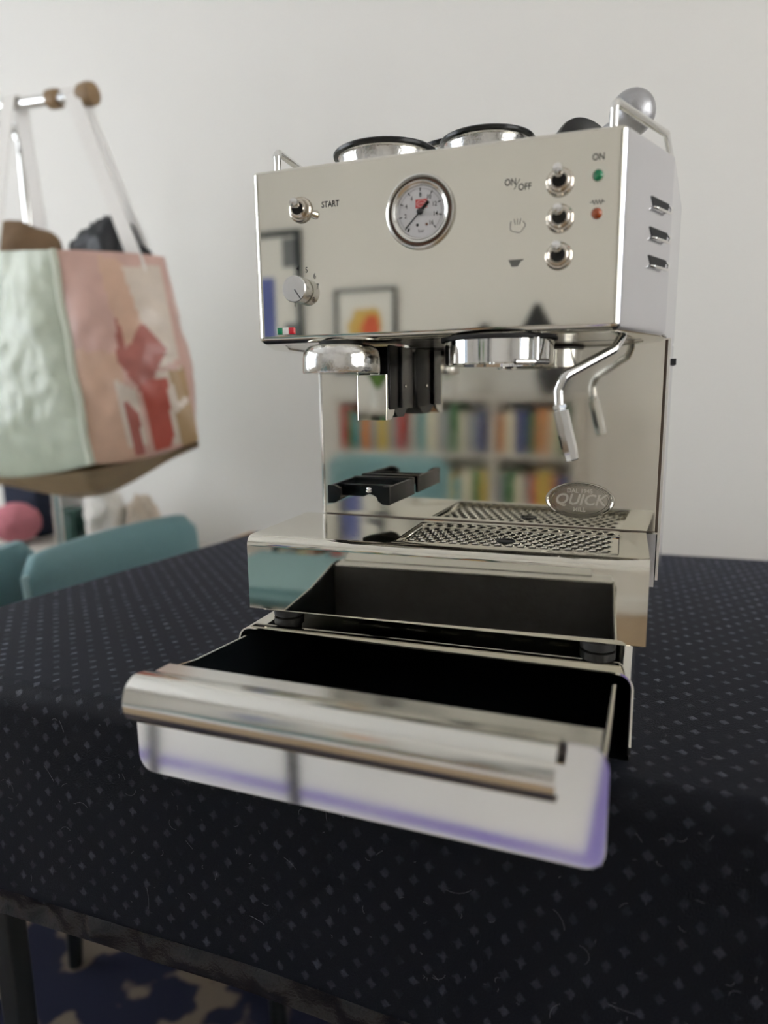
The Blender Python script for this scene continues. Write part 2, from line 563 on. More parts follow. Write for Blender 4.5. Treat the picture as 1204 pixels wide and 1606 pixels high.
def build_cloth():
    R = 0.018
    DROP = 0.165
    # perimeter of the hanging cloth: front edge, left edge, back edge, right edge with rounded corners
    per = [Vector((p[0], p[1])) for p in fillet([(TX0 - 0.078, TY0), (TX1, TY0), (TX1, TY1), (TX0 + 0.022, TY1)], 0.03, 8, closed=True)]
    # resample
    dense = []
    n = len(per)
    for i in range(n):
        a, b = per[i], per[(i + 1) % n]
        L = (b - a).length
        k = max(1, int(L / 0.006))
        for j in range(k):
            dense.append(a.lerp(b, j / k))
    n = len(dense)
    acc = [0]
    for i in range(n):
        acc.append(acc[-1] + (dense[(i + 1) % n] - dense[i]).length)
    outward = []
    for i in range(n):
        tg = (dense[(i + 1) % n] - dense[i - 1]).normalized()
        outward.append(Vector((tg.y, -tg.x)))
    prof = [(-R, 0.0)]
    for k in range(1, 7):
        a = PI / 2 * k / 6
        prof.append((-R + R * math.sin(a), -R + R * math.cos(a)))
    zs = [-R - 0.012 * k for k in range(1, 13)]
    zs = [z for z in zs if z > -DROP] + [-DROP]
    for z in zs:
        prof.append((0.0, z))
    verts, uvs = [], []
    rows = []
    for pi_, (o, z) in enumerate(prof):
        row = []
        for i in range(n):
            p = dense[i] + outward[i] * o
            s = acc[i]
            hang = max(0.0, (-z - R) / (DROP - R)) if z < -R else 0.0
            w = 0.010 * hang + 0.009 * hang * noise.noise((s * 3.2, 3.1, 0)) + 0.0015 * hang * noise.noise((s * 16, 0.7, hang))
            drop = z - 0.012 * hang * (1 + noise.noise((s * 2.0, 9.0, 0))) - (0.02 * hang * min(1, max(0, (dense[i].x + 0.2) / 0.5)))
            p = p + outward[i] * w
            row.append(len(verts))
            verts.append((p.x, p.y, drop if z < 0 else 0.0))
            d = dense[i]
            cum = (PI / 2 * R * pi_ / 6) if pi_ <= 6 else PI / 2 * R + (-z - R)
            base = dense[i] - outward[i] * R
            uvs.append((base.x + outward[i].x * cum, base.y + outward[i].y * cum))
        rows.append(row)
    faces = []
    for a, b in zip(rows[:-1], rows[1:]):
        for i in range(n):
            j = (i + 1) % n
            faces.append((a[i], b[i], b[j], a[j]))
    faces.append(tuple(rows[0]))
    me = bpy.data.meshes.new('tablecloth')
    me.from_pydata(verts, [], faces)
    uv = me.uv_layers.new(name='UVMap')
    for lp in me.loops:
        uv.data[lp.index].uv = uvs[lp.vertex_index]
    me.update()
    shade(me, 60)
    cl = link('tablecloth', me, None, CLOTH, 'dark navy tablecloth with rows of small woven dots under the coffee machine', 'tablecloth')
    # hem band
    hv, hf = [], []
    hr = []
    for k in range(5):
        f = k / 4
        row = []
        for i in range(n):
            b = Vector(verts[rows[-1][i]])
            s = acc[i]
            pk = 0.0085 * noise.noise((s * 50, 1.3, f * 0.5)) + 0.0040 * noise.noise((s * 110, 4.0, f))
            o3 = outward[i] * (0.0012 + pk * math.sin(PI * min(1, f * 1.1)) + 0.002 * f)
            row.append(len(hv))
            hv.append((b.x + o3.x, b.y + o3.y, b.z + 0.003 - 0.021 * f))
        hr.append(row)
    for a, b in zip(hr[:-1], hr[1:]):
        for i in range(n):
            j = (i + 1) % n
            hf.append((a[i], b[i], b[j], a[j]))
    hm = bpy.data.meshes.new('hem')
    hm.from_pydata(hv, [], hf)
    hm.update()
    shade(hm, 80)
    link('hem', hm, cl, HEM)
    # lint threads clinging to the cloth
    bm = bmesh.new()
    rnd = random.Random(3)
    for k in range(210):
        front = rnd.random() < 0.7
        if front:
            x = rnd.uniform(-0.25, 0.45); z = -rnd.uniform(0.015, 0.15)
            pos = Vector((x, TY0 - 0.001 - 0.016 * (-z - R) / (DROP - R) - 0.003, z))
            ax = (Vector((1, 0, 0)), Vector((0, 0, 1)))
        else:
            pos = Vector((rnd.uniform(-0.3, 0.5), rnd.uniform(-0.03, 0.2), 0.0008))
            ax = (Vector((1, 0, 0)), Vector((0, 1, 0)))
        L = rnd.choice((0.0015, 0.002, 0.003, 0.004, 0.006, 0.013)) * rnd.uniform(0.7, 1.4)
        ang = rnd.uniform(0, 2 * PI); cur = rnd.uniform(-2.5, 2.5)
        pts = []
        q = pos.copy()
        for s_ in range(7):
            pts.append(q.copy())
            d = ax[0] * math.cos(ang) + ax[1] * math.sin(ang)
            q = q + d * (L / 6)
            ang += cur / 6
        tube(bm, pts, 0.00007, 4)
    lt = link('lint', to_mesh(bm), cl, THREAD, kind='stuff')
    lt['label'] = 'pale lint threads clinging to the cloth'


build_cloth()

# ------------------------------------------------------------------ drawer base under the machine
BY = -0.0309
base = thing('knock_box_base', 'polished steel drawer base with its drawer pulled out over the table edge', 'drawer',
             (0, 0, 0), rotz=BY)
# housing: open-fronted steel sleeve with rounded upper corners
HX0, HX1, HY0, HY1, HZ = 0.002, 0.279, -0.009, 0.285, 0.0572
out = fillet([(HX0, 0.0012), (HX0, HZ), (HX1, HZ), (HX1, 0.0012)], 0.010, 6)
link('housing', extrude_mesh(thicken(out, -0.0012), 'y', HY0, HY1, 30), base, STEEL)
link('housing_floor', box_mesh(HX0 + .001, HX1 - .001, HY0, HY1, 0.0008, 0.002), base, BLACK)
link('back_plate', box_mesh(HX0 + .0012, HX1 - .0012, HY1 - 0.002, HY1, 0.002, HZ - .002), base, BLACK)
link('lining', extrude_mesh(thicken(fillet([(HX0 + .0013, 0.0025), (HX0 + .0013, HZ - .0013), (HX1 - .0013, HZ - .0013), (HX1 - .0013, 0.0025)], 0.009, 6), -0.0008),
     'y', HY0 + 0.002, HY1 - .002, 30), base, BLACK)
# drawer
DY = -0.1297
DX0, DX1, DZ0, DZ1 = 0.0095, 0.2705, 0.0095, 0.0705
plate = link('drawer', extrude_mesh(rrect(DX0, DX1, DZ0, DZ1, [0.010, 0.010, 0.011, 0.011], 6), 'y', DY, DY + 0.0015, 30), base, STEEL_FRONT)
plate['label'] = 'polished drawer front with rounded corners and rolled lip'


def side_wall(x0, x1):
    bm = bmesh.new()
    prof = [(DY + .0015, 0.012), (DY + .0015, 0.067), (-0.075, 0.0575), (-0.009, 0.0525), (0.10, 0.0525), (0.10, 0.012)]
    A = [bm.verts.new((x0, y, z)) for y, z in prof]; B = [bm.verts.new((x1, y, z)) for y, z in prof]
    bm.faces.new(A); bm.faces.new(B[::-1])
    for i in range(6):
        bm.faces.new((A[i], B[i], B[(i + 1) % 6], A[(i + 1) % 6]))
    bmesh.ops.recalc_face_normals(bm, faces=bm.faces[:])
    return to_mesh(bm, smooth=30)


for x0 in (0.0115, 0.2677):
    link('side_wall', side_wall(x0, x0 + 0.0014), plate, STEEL)
link('liner_wall', side_wall(0.0131, 0.0138), plate, BLACK)
link('liner_wall', side_wall(0.2668, 0.2675), plate, BLACK_GLOSS)
link('drawer_bottom', box_mesh(0.0115, 0.269, DY + .0015, 0.10, 0.0105, 0.012), plate, BLACK_GLOSS)
link('back_wall', box_mesh(0.0115, 0.269, 0.10, 0.1015, 0.0105, 0.052), plate, BLACK_GLOSS)
link('front_liner', box_mesh(0.014, 0.2665, DY + .0017, DY + .0025, 0.0125, 0.066), plate, ALU_DULL)
# top flange behind the lip and the rolled lip itself
flange = fillet([(-0.1115, 0.0685), (-0.1115, 0.0705), (DY - 0.001, 0.0712)], 0.001, 3)
link('top_flange', extrude_mesh(thicken(flange, 0.0011), 'x', DX0 + 0.012, DX1 - 0.004, 30), plate, STEEL_SOFT)
hp = [(DY + 0.004, 0.0716), (-0.1385, 0.0768), (-0.147, 0.0785), (-0.1545, 0.0745), (-0.1575, 0.066), (-0.1560, 0.0575), (-0.1500, 0.0520), (-0.1440, 0.0510)]
hp = fillet(hp, 0.009, 5)
handle_sheet = thicken(hp, 0.0012)
link('rolled_handle', extrude_mesh(handle_sheet, 'x', 0.0255, 0.2500, 45), plate, STEEL_ROLL)


# ------------------------------------------------------------------ espresso machine
ZT, ZB = 0.372, 0.2605
machine = thing('espresso_machine', 'polished steel espresso machine with gauge, toggle switches and steam wand on the drawer base',
                'coffee machine', (0.1425, 0.14, HZ))
# upper housing: bent sheet lofted along its plan
plan = [(-0.016, 0.28), (-0.016, 0.20), (-0.004, 0.068), (0.025, 0.0), (0.26, 0.0), (0.2892, 0.068), (0.3025, 0.20), (0.3025, 0.28)]
rad = [0, 0.01, 0.006, 0.0065, 0.0065, 0.006, 0.01, 0]
sect = [(0.0085, ZT - 0.0012)]
for k in range(5):
    a = PI / 2 * k / 4
    sect.append((0.0022 - 0.0022 * math.sin(a), ZT - 0.0022 + 0.0022 * math.cos(a)))
for k in range(6):
    a = PI / 2 * k / 5
    sect.append((0.005 - 0.005 * math.cos(a), ZB + 0.005 - 0.005 * math.sin(a)))
sect.append((0.016, ZB))
sect.append((0.016, ZB + 0.001))
bm = bmesh.new()
rings = []
for dI, z in sect:
    off = offset2d(plan, dI)
    pts = fillet([(p.x, p.y) for p in off], [max(0.0004, r - dI) if r else 0 for r in rad], 7)
    rings.append([bm.verts.new((p.x, p.y, z)) for p in pts])
for a, b in zip(rings[:-1], rings[1:]):
    for i in range(len(a) - 1):
        bm.faces.new((a[i], b[i], b[i + 1], a[i + 1]))
bmesh.ops.recalc_face_normals(bm, faces=bm.faces[:])
bm.normal_update()
for f_ in bm.faces:
    if f_.normal.x > 0.6 and f_.calc_center_median().x > 0.2: f_.material_index = 1
uh = link('upper_housing', to_mesh(bm, smooth=30), machine, STEEL)
uh.data.materials.append(STEEL_SIDE)
# plates closing it
pl = [(p.x, p.y) for p in offset2d(plan, 0.0012)]
link('cup_tray', extrude_mesh(pl, 'z', ZT - 0.0055, ZT - 0.0045), machine, STEEL)
link('underside', extrude_mesh([(p.x, p.y) for p in offset2d(plan, 0.014)], 'z', ZB + 0.0012, ZB + 0.003), machine, STEEL_SOFT)
# back body below and behind
bmB = [(0.021, 0.1215), (0.2925, 0.1075), (0.3025, 0.20), (0.3025, 0.28), (0.021, 0.28)]
link('rear_body', extrude_mesh(bmB, 'z', 0.078, ZB), machine, STEEL_SIDE)
link('rear_cover', extrude_mesh([(-0.016, 0.2805), (0.3025, 0.2805), (0.3025, 0.292), (-0.016, 0.292)], 'z', ZB, ZT, 30, 0.003), machine, STEEL_SOFT)
side_strip = box_mesh(0.2985, 0.3035, 0.175, 0.28, 0.245, 0.250)
link('side_slot', side_strip, machine, DARK)

# splash panel: mirror sheet, turned about three degrees to the front
PX0, PX1 = 0.0175, 0.2936
TZS = 0.1211
def panel_y(x, z):
    return 0.1125 - 0.05 * (x - 0.14) - 0.010 * (z - 0.121)
bm = bmesh.new()
NX, NZ = 60, 4
g = []
for j in range(NZ + 1):
    z = 0.1195 + (ZB + 0.001 - 0.1195) * j / NZ
    g.append([bm.verts.new((PX0 + (PX1 - PX0) * i / NX, panel_y(PX0 + (PX1 - PX0) * i / NX, z), z)) for i in range(NX + 1)])
for j in range(NZ):
    for i in range(NX):
        bm.faces.new((g[j][i], g[j][i + 1], g[j + 1][i + 1], g[j + 1][i]))
link('splash_panel', to_mesh(bm, smooth=180), machine, STEEL_PANEL)
link('panel_edge', extrude_mesh([(0.2930, 0.1020), (0.2948, 0.1020), (0.2965, 0.126), (0.2945, 0.126)], 'z', 0.085, ZB + 0.001), machine, STEEL_SOFT)
SEAM_BROWN = mat('brown_seam', (0.07, 0.045, 0.028, 1), 0.6, 0, 0.3, 200)  # thin brown strips stand in for the dark gaps round the panel
link('panel_seam', extrude_mesh([(0.2912, 0.1015), (0.2930, 0.1012), (0.2930, 0.1060), (0.2912, 0.1060)], 'z', 0.1215, ZB), machine, SEAM_BROWN)
link('panel_seam', extrude_mesh([(PX0 + .002, panel_y(PX0 + .002, .121) - .0005), (0.2920, panel_y(0.292, .121) - .0005), (0.2920, panel_y(0.292, .121) + .001), (PX0 + .002, panel_y(PX0 + .002, .121) + .001)], 'z', TZS, TZS + 0.0005), machine, SEAM_BROWN)
link('panel_edge', box_mesh(PX0 - 0.0012, PX0 + 0.0006, 0.1165, 0.1200, 0.1212, ZB, 0.0004), machine, CHROME)

# drip tray cover (front bend with recess for the grill)
TZ, TB, TYF = 0.1210, 0.0640, 0.0116
GX0, GX1, GY0, GY1 = 0.1125, 0.2665, 0.0265, 0.1010
T0, T1 = 0.0, 0.2852
bend = fillet([(0.1185, TZ), (TYF, TZ), (TYF, TB), (TYF + 0.006, TB)], [0, 0.0075, 0.001, 0], 8)
bend = [tuple(p) for p in bend]
bm = bmesh.new()
def strip(x0, x1, prof):
    A = [bm.verts.new((x0, y, z)) for y, z in prof]; B = [bm.verts.new((x1, y, z)) for y, z in prof]
    for i in range(len(prof) - 1):
        bm.faces.new((A[i], A[i + 1], B[i + 1], B[i]))
strip(T0, GX0, bend)
strip(GX1, T1, bend)
strip(GX0, GX1, [(GY0, TZ)] + bend[1:])
strip(GX0, GX1, [(0.1185, TZ), (GY1, TZ)])
# turned-down rim of the recess
for a, b in (((GX0, GY0), (GX0, GY1)), ((GX0, GY1), (GX1, GY1)), ((GX1, GY1), (GX1, GY0)), ((GX1, GY0), (GX0, GY0))):
    v = [bm.verts.new((a[0], a[1], TZ)), bm.verts.new((b[0], b[1], TZ)), bm.verts.new((b[0], b[1], TZ - 0.006)), bm.verts.new((a[0], a[1], TZ - 0.006))]
    bm.faces.new(v)
bmesh.ops.remove_doubles(bm, verts=bm.verts[:], dist=1e-6)
bmesh.ops.recalc_face_normals(bm, faces=bm.faces[:])
cover = link('drip_tray_cover', to_mesh(bm, smooth=30), machine, STEEL)
cover.modifiers.clear()
so = cover.modifiers.new('sheet', 'SOLIDIFY'); so.thickness = 0.0011; so.offset = -1
wn_ = cover.modifiers.new('flat_faces', 'WEIGHTED_NORMAL'); wn_.keep_sharp = True; wn_.weight = 100
link('tray_body', box_mesh(T0 + .003, T1 - .004, TYF + .0025, 0.118, 0.071, 0.112, 0.001), machine, BLACK)
link('base_plate', box_mesh(0.004, 0.281, 0.02, 0.28, 0.0685, 0.071), machine, BLACK)
for q in range(7):
    link('vent_slot', box_mesh(0.06 + 0.027 * q, 0.074 + 0.027 * q, 0.05, 0.054, 0.0680, 0.0684), machine, STEEL_SOFT)
# perforated grill
bm = bmesh.new()
px_, py_ = 0.0082, 0.0078
rows_n = int((GY1 - GY0 - 0.004) / py_)
zG = TZ - 0.0042
hr_ = 0.0032
SEG = 12
y = GY0 + 0.002
for rI in range(rows_n):
    yc = y + py_ * (rI + 0.5)
    x = GX0 + 0.002 + (px_ / 2 if rI % 2 else 0)
    xs0, xs1 = GX0 + 0.0005, GX1 - 0.0005
    ncell = int((xs1 - 0.002 - x) / px_)
    # end fillers
    for a, b in ((xs0, x), (x + ncell * px_, xs1)):
        if b - a > 1e-5:
            bm.faces.new([bm.verts.new(p) for p in ((a, yc - py_ / 2, zG), (b, yc - py_ / 2, zG), (b, yc + py_ / 2, zG), (a, yc + py_ / 2, zG))])
    for c in range(ncell):
        xc = x + px_ * (c + 0.5)
        if (xc - 0.1873) ** 2 + (yc - 0.0628) ** 2 < 0.0062 ** 2:
            bm.faces.new([bm.verts.new(p) for p in ((xc - px_ / 2, yc - py_ / 2, zG), (xc + px_ / 2, yc - py_ / 2, zG), (xc + px_ / 2, yc + py_ / 2, zG), (xc - px_ / 2, yc + py_ / 2, zG))])
            continue
        outer, mid, inner = [], [], []
        for k in range(SEG):
            a = 2 * PI * (k + 0.5) / SEG
            ca, sa = math.cos(a), math.sin(a)
            m = max(abs(ca) / (px_ / 2), abs(sa) / (py_ / 2))
            outer.append(bm.verts.new((xc + ca / m, yc + sa / m, zG)))
            mid.append(bm.verts.new((xc + ca * (hr_ + 0.0005), yc + sa * (hr_ + 0.0005), zG + 0.0003)))
            inner.append(bm.verts.new((xc + ca * hr_, yc + sa * hr_, zG - 0.0004)))
        for k in range(SEG):
            j = (k + 1) % SEG
            bm.faces.new((outer[k], outer[j], mid[j], mid[k]))
            bm.faces.new((mid[k], mid[j], inner[j], inner[k]))
        for sx in (-1, 1):
            for sy in (-1, 1):
                cxx, cyy = xc + sx * px_ / 2, yc + sy * py_ / 2
                near = sorted(outer, key=lambda v: (v.co.x - cxx) ** 2 + (v.co.y - cyy) ** 2)[:2]
                cv = bm.verts.new((cxx, cyy, zG))
                try:
                    bm.faces.new((near[0], near[1], cv))
                except ValueError:
                    pass
for a, b in ((GY0 + 0.0005, y), (y + rows_n * py_, GY1 - 0.0005)):
    bm.faces.new([bm.verts.new(p) for p in ((GX0 + .0005, a, zG), (GX1 - .0005, a, zG), (GX1 - .0005, b, zG), (GX0 + .0005, b, zG))])
bmesh.ops.remove_doubles(bm, verts=bm.verts[:], dist=1e-7)
bmesh.ops.recalc_face_normals(bm, faces=bm.faces[:])
grill = link('drip_grill', to_mesh(bm, smooth=40), machine, STEEL)
link('centre_hole_disc', lathe_mesh([(0.0072, -0.0002), (0.0068, 0.0005), (0.006, 0.0004), (0.0055, -0.0004), (0, -0.0004)], (0.1873, 0.0628, zG + 0.0006), (0, 0, 1), 24), grill, DARK)  # dark disc on the solid plate stands in for the hole's shade
# feet
for fx_, fy_ in ((0.026, 0.026), (0.256, 0.022), (0.026, 0.25), (0.256, 0.25)):
    link('foot', lathe_mesh([(0.0, 0.0003), (0.0105, 0.0003), (0.0115, 0.001), (0.0115, 0.006), (0.0095, 0.0068), (0.0095, 0.0105), (0.0095, 0.0125), (0, 0.0125)],
                            (fx_, fy_, HZ), (0, 0, 1), 24), machine, RUBBER)

# louvres in the flared side
flare_d = Vector((0.0292, 0.068, 0)).normalized()
flare_n = Vector((0.068, -0.0292, 0)).normalized()
def on_flare(s, z, out=0.0):
    p = Vector((0.26, 0.0, z)) + flare_d * s + flare_n * out
    return p
for z in (0.3385, 0.3210, 0.3045):
    bm = bmesh.new()
    s0, s1, h = 0.0385, 0.0675, 0.0030
    P_ = [on_flare(s0, z + h, .0004), on_flare(s1, z + h, .0004), on_flare(s1 - 0.002, z - h, .0004), on_flare(s0 + 0.005, z - h, .0004)]
    bm.faces.new([bm.verts.new(p) for p in P_])
    lv = link('louvre', to_mesh(bm), machine, DARK)
    bm = bmesh.new()
    lip = [on_flare(s0 + 0.004, z - h, .0003), on_flare(s0 + 0.006, z - h - 0.0005, .0022), on_flare(s1 - 0.003, z - h - 0.0005, .0026), on_flare(s1, z - h * 0.2, .0022), on_flare(s1 + .0005, z + h * 0.6, .0005)]
    tube(bm, fillet(lip, 0.002, 4), 0.0009, 8)
    bmesh.ops.recalc_face_normals(bm, faces=bm.faces[:])
    link('louvre_lip', to_mesh(bm, smooth=60), lv, CHROME)

# cup rails
def rail(pts):
    return tube_mesh(fillet(pts, 0.004, 6), 0.0024, 14)
link('cup_rail', rail([(0.2530, 0.012, ZT - 0.004), (0.2530, 0.012, 0.3885), (0.2835, 0.078, 0.3885), (0.2945, 0.18, 0.3885), (0.2945, 0.18, ZT - 0.004)]), machine, CHROME)
link('cup_rail', rail([(0.0376, 0.012, ZT - 0.004), (0.0376, 0.012, 0.3868), (0.030, 0.20, 0.3868), (0.030, 0.20, ZT - 0.004)]), machine, CHROME)

# pressure gauge
GC = (0.1412, 0.0, 0.3363)
FR = (0, -1, 0)
gauge = link('pressure_gauge', lathe_mesh([(0.0190, 0.0), (0.0222, 0.0), (0.0222, 0.0014), (0.0217, 0.0030), (0.0208, 0.0034), (0.0200, 0.0026), (0.0194, 0.0006), (0.0190, -0.0005)],
                                          GC, FR, 64), machine, STEEL_SOFT)
link('bezel_gap', lathe_mesh([(0.0200, 0.0004), (0.0176, 0.0004)], GC, FR, 64), gauge, BROWN_DOT)
link('inner_bezel', lathe_mesh([(0.0186, 0.0004), (0.0185, 0.0026), (0.0180, 0.0033), (0.0172, 0.0031), (0.0164, 0.0022), (0.0156, 0.0019), (0.0150, 0.0009)], GC, FR, 64), gauge, STEEL_SOFT)
link('dial', lathe_mesh([(0, 0.0), (0.0185, 0.0)], (GC[0], -0.0008, GC[2]), FR, 48), gauge, DIAL)
DYF = -0.00105
def gp_(ang, r, y=DYF):
    return Vector((GC[0] + r * math.cos(ang), y, GC[2] + r * math.sin(ang)))
def bar_front(bm, p0, p1, w):
    d = (p1 - p0).normalized(); n = Vector((d.z, 0, -d.x)) * (w / 2)
    bm.faces.new([bm.verts.new(p) for p in (p0 + n, p1 + n, p1 - n, p0 - n)])
bm = bmesh.new()
for k in range(0, 81):
    ang = math.radians(225 - 270 * k / 80)
    if k % 10 == 0:
        bar_front(bm, gp_(ang, 0.0120), gp_(ang, 0.0141), 0.0006)
    else:
        bar_front(bm, gp_(ang, 0.0132), gp_(ang, 0.0138), 0.00016)
link('scale_marks', to_mesh(bm), gauge, INK)
for k in range(1, 9):
    ang = math.radians(225 - 270 * k / 8)
    q = gp_(ang, 0.0098)
    link('numeral', text_mesh(str(2 * k), 0.0036, q, 0.85, bold=0.00005), gauge, INK)
link('unit_print', text_mesh('bar', 0.0027, (GC[0] + 0.0006, DYF, GC[2] - 0.0112), 1.1), gauge, INK)
logo = link('dial_logo', plane_mesh([(GC[0] - 0.0031, DYF, GC[2] + 0.0022), (GC[0] + 0.0044, DYF, GC[2] + 0.0022), (GC[0] + 0.0044, DYF, GC[2] + 0.0074), (GC[0] - 0.0031, DYF, GC[2] + 0.0074)]), gauge, RED_PRINT)
bm = bmesh.new()
ell = [Vector((GC[0] + 0.00065 + 0.0030 * math.cos(2 * PI * k / 28), DYF - 0.0001, GC[2] + 0.0048 + 0.0019 * math.sin(2 * PI * k / 28))) for k in range(28)]
for k in range(28):
    bar_front(bm, ell[k], ell[(k + 1) % 28], 0.0003)
link('logo_ring', to_mesh(bm), logo, PRINT_PALE)
link('logo_print', text_mesh('QUICK', 0.0016, (GC[0] + 0.00065, DYF - 0.0001, GC[2] + 0.0048), 0.95), logo, PRINT_PALE)
nd = math.radians(225)
bm = bmesh.new()
bar_front(bm, gp_(nd, 0.0132, DYF - .0007), gp_(nd, 0.0, DYF - .0007), 0.0010)
bar_front(bm, gp_(nd + PI, 0.0, DYF - .0007), gp_(nd + PI, 0.0078, DYF - .0007), 0.0021)
needle = link('needle', to_mesh(bm), gauge, INK)
link('needle_hub', lathe_mesh([(0.0020, 0.0), (0.0020, 0.0008), (0.0014, 0.0013), (0, 0.0014)], (GC[0], DYF - .0006, GC[2]), FR, 20), needle, INK)
bm = bmesh.new()
bar_front(bm, gp_(nd + 0.16, 0.0138), gp_(nd + 0.12, 0.0118), 0.0012)
link('stop_pin', to_mesh(bm), gauge, INK)
for ox, mm in ((-0.0019, INK), (0.0041, BROWN_DOT)):
    link('dial_screw', lathe_mesh([(0, 0.0004), (0.0008, 0.0004), (0.0009, 0)], (GC[0] + ox, DYF, GC[2] - 0.0076), FR, 14), gauge, mm)
link('gauge_glass', lathe_mesh([(0.0153, 0.0), (0.0153, 0.0003), (0, 0.0005)], (GC[0], -0.0026, GC[2]), FR, 40), gauge, GLASS)

# toggle switches
def toggle(x, z, tilt, swing=0.0):
    nut = link('toggle_switch', lathe_mesh([(0.0, 0.0002), (0.0078, 0.0002), (0.0078, 0.0018), (0.0070, 0.0026), (0.0062, 0.0026), (0.0058, 0.0055), (0.0050, 0.0060), (0.0040, 0.0058), (0.0038, 0.0030)],
                                           (x, 0, z), FR, 28), machine, NICKEL)
    bm = bmesh.new()
    for k in range(40):      # knurled collar
        a = 2 * PI * k / 40
        c = Vector((x + 0.0077 * math.cos(a), -0.001, z + 0.0077 * math.sin(a)))
        add_box(bm, c.x - 0.0003, c.x + 0.0003, -0.0018, -0.0003, c.z - 0.0003, c.z + 0.0003)
    link('knurling', to_mesh(bm), nut, NICKEL, kind='stuff')
    link('socket', lathe_mesh([(0.0041, 0.0), (0, 0.0)], (x, -0.0042, z), FR, 20), nut, DARK)
    d = Vector((math.sin(swing), -math.cos(tilt), math.sin(tilt))).normalized()
    link('lever', lathe_mesh([(0.0016, 0.0), (0.0018, 0.002), (0.0021, 0.006), (0.0029, 0.0125), (0.0030, 0.0140), (0.0024, 0.0152), (0.0010, 0.0158), (0, 0.0158)],
                             (x, -0.0030, z), d, 18), nut, CHROME)
toggle(0.0597, 0.3449, 0.05, 0.22)
toggle(0.2248, 0.3449, 0.22)
toggle(0.2254, 0.3250, 0.12)
toggle(0.2253, 0.3041, 0.22)
# lamps
for z, mm, lb in ((0.3464, GREEN_LENS, 'green indicator lamp'), (0.3260, AMBER_LENS, 'amber indicator lamp')):
    lm = link('indicator_lamp', lathe_mesh([(0.0031, 0.0), (0.0030, 0.0012), (0.0022, 0.0024), (0.0011, 0.0030), (0, 0.0031)], (0.2458, 0, z), FR, 24), machine, mm)
    lm['label'] = lb
# printed marks on the front
PF = -0.00012
def printed(name, txt, size, x, z, w=1.0, m=INK, **k):
    link(name, text_mesh(txt, size * 1.12, (x, PF, z), w, bold=0.00007, **k), machine, m)
printed('start_print', 'START', 0.0047, 0.0806, 0.3467, 0.80)
printed('on_print', 'ON', 0.0046, 0.2457, 0.3562, 0.85)
printed('on_off_print', 'ON', 0.0048, 0.1963, 0.3478, 0.82)
printed('on_off_print', 'OFF', 0.0048, 0.2047, 0.3445, 0.82)
bm = bmesh.new()
bar_front(bm, Vector((0.1985, PF, 0.3437)), Vector((0.2018, PF, 0.3493)), 0.0004)
link('slash_print', to_mesh(bm), machine, INK)
for tx, x, z in (('1', 0.0530, 0.2858), ('4', 0.0560, 0.3085), ('5', 0.0622, 0.3072), ('6', 0.0680, 0.3030), ('7', 0.0700, 0.2962), ('8', 0.0668, 0.2878)):
    printed('dial_number', tx, 0.0045, x, z, 0.75)
def polyline_print(name, pts, w, m=INK):
    bm = bmesh.new()
    for a, b in zip(pts[:-1], pts[1:]):
        bar_front(bm, Vector((a[0], PF, a[1])), Vector((b[0], PF, b[1])), w)
    link(name, to_mesh(bm), machine, m)
polyline_print('heater_symbol', [(0.2417, 0.3322), (0.2432, 0.3322)] + [(0.2434 + 0.0009 * k, 0.3322 + (0.0013 if k % 2 == 0 else -0.0013)) for k in range(7)] + [(0.2490, 0.3322), (0.2502, 0.3322)], 0.0004)
arc_pts = []
for k in range(15):
    a = math.radians(140 + 260 * k / 14)
    rr = 0.0044 + 0.00035 * math.cos(5 * a)
    arc_pts.append((0.2008 + rr * math.cos(a), 0.3233 + 0.9 * rr * math.sin(a)))
polyline_print('steam_symbol', arc_pts, 0.0004)
for o_ in (-0.0013, 0.0, 0.0013):
    polyline_print('steam_symbol', [(0.2008 + o_, 0.3238), (0.2008 + o_ * 1.5, 0.3272)], 0.00035)
bm = bmesh.new()
bm.faces.new([bm.verts.new((x, PF, z)) for x, z in ((0.1957, 0.3041), (0.2049, 0.3041), (0.2047, 0.3033), (0.2036, 0.3033), (0.2015, 0.3000), (0.1978, 0.3000))])
link('cup_symbol', to_mesh(bm), machine, INK_GREY)
# flag badge
fb = None
for k, mm in enumerate((FLAG_G, FLAG_W, FLAG_R)):
    x0 = 0.0392 + 0.00435 * k
    nm = ('flag_badge', 'flag_stripe', 'flag_stripe')[k]
    o = link(nm, box_mesh(x0, x0 + 0.00435, -0.0014, 0, 0.2663, 0.2709, 0.0005 if k != 1 else 0.0002), machine if k == 0 else fb, mm)
    if k == 0:
        fb = o
        fb['label'] = 'green white and red flag badge'
# thermostat knob
KC = (0.0580, 0, 0.2942)
knob = link('knob', lathe_mesh([(0.0078, 0.0004), (0.0078, 0.0012), (0.0085, 0.0014), (0.0085, 0.0110), (0.0081, 0.0115), (0.0, 0.0115)], KC, FR, 48), machine, ALU)
bm = bmesh.new()
bar_front(bm, Vector((KC[0] + 0.0005, -0.01156, KC[2] - 0.0005)), Vector((KC[0] + 0.0046, -0.01156, KC[2] - 0.0064)), 0.0007)
link('pointer_line', to_mesh(bm), knob, INK)

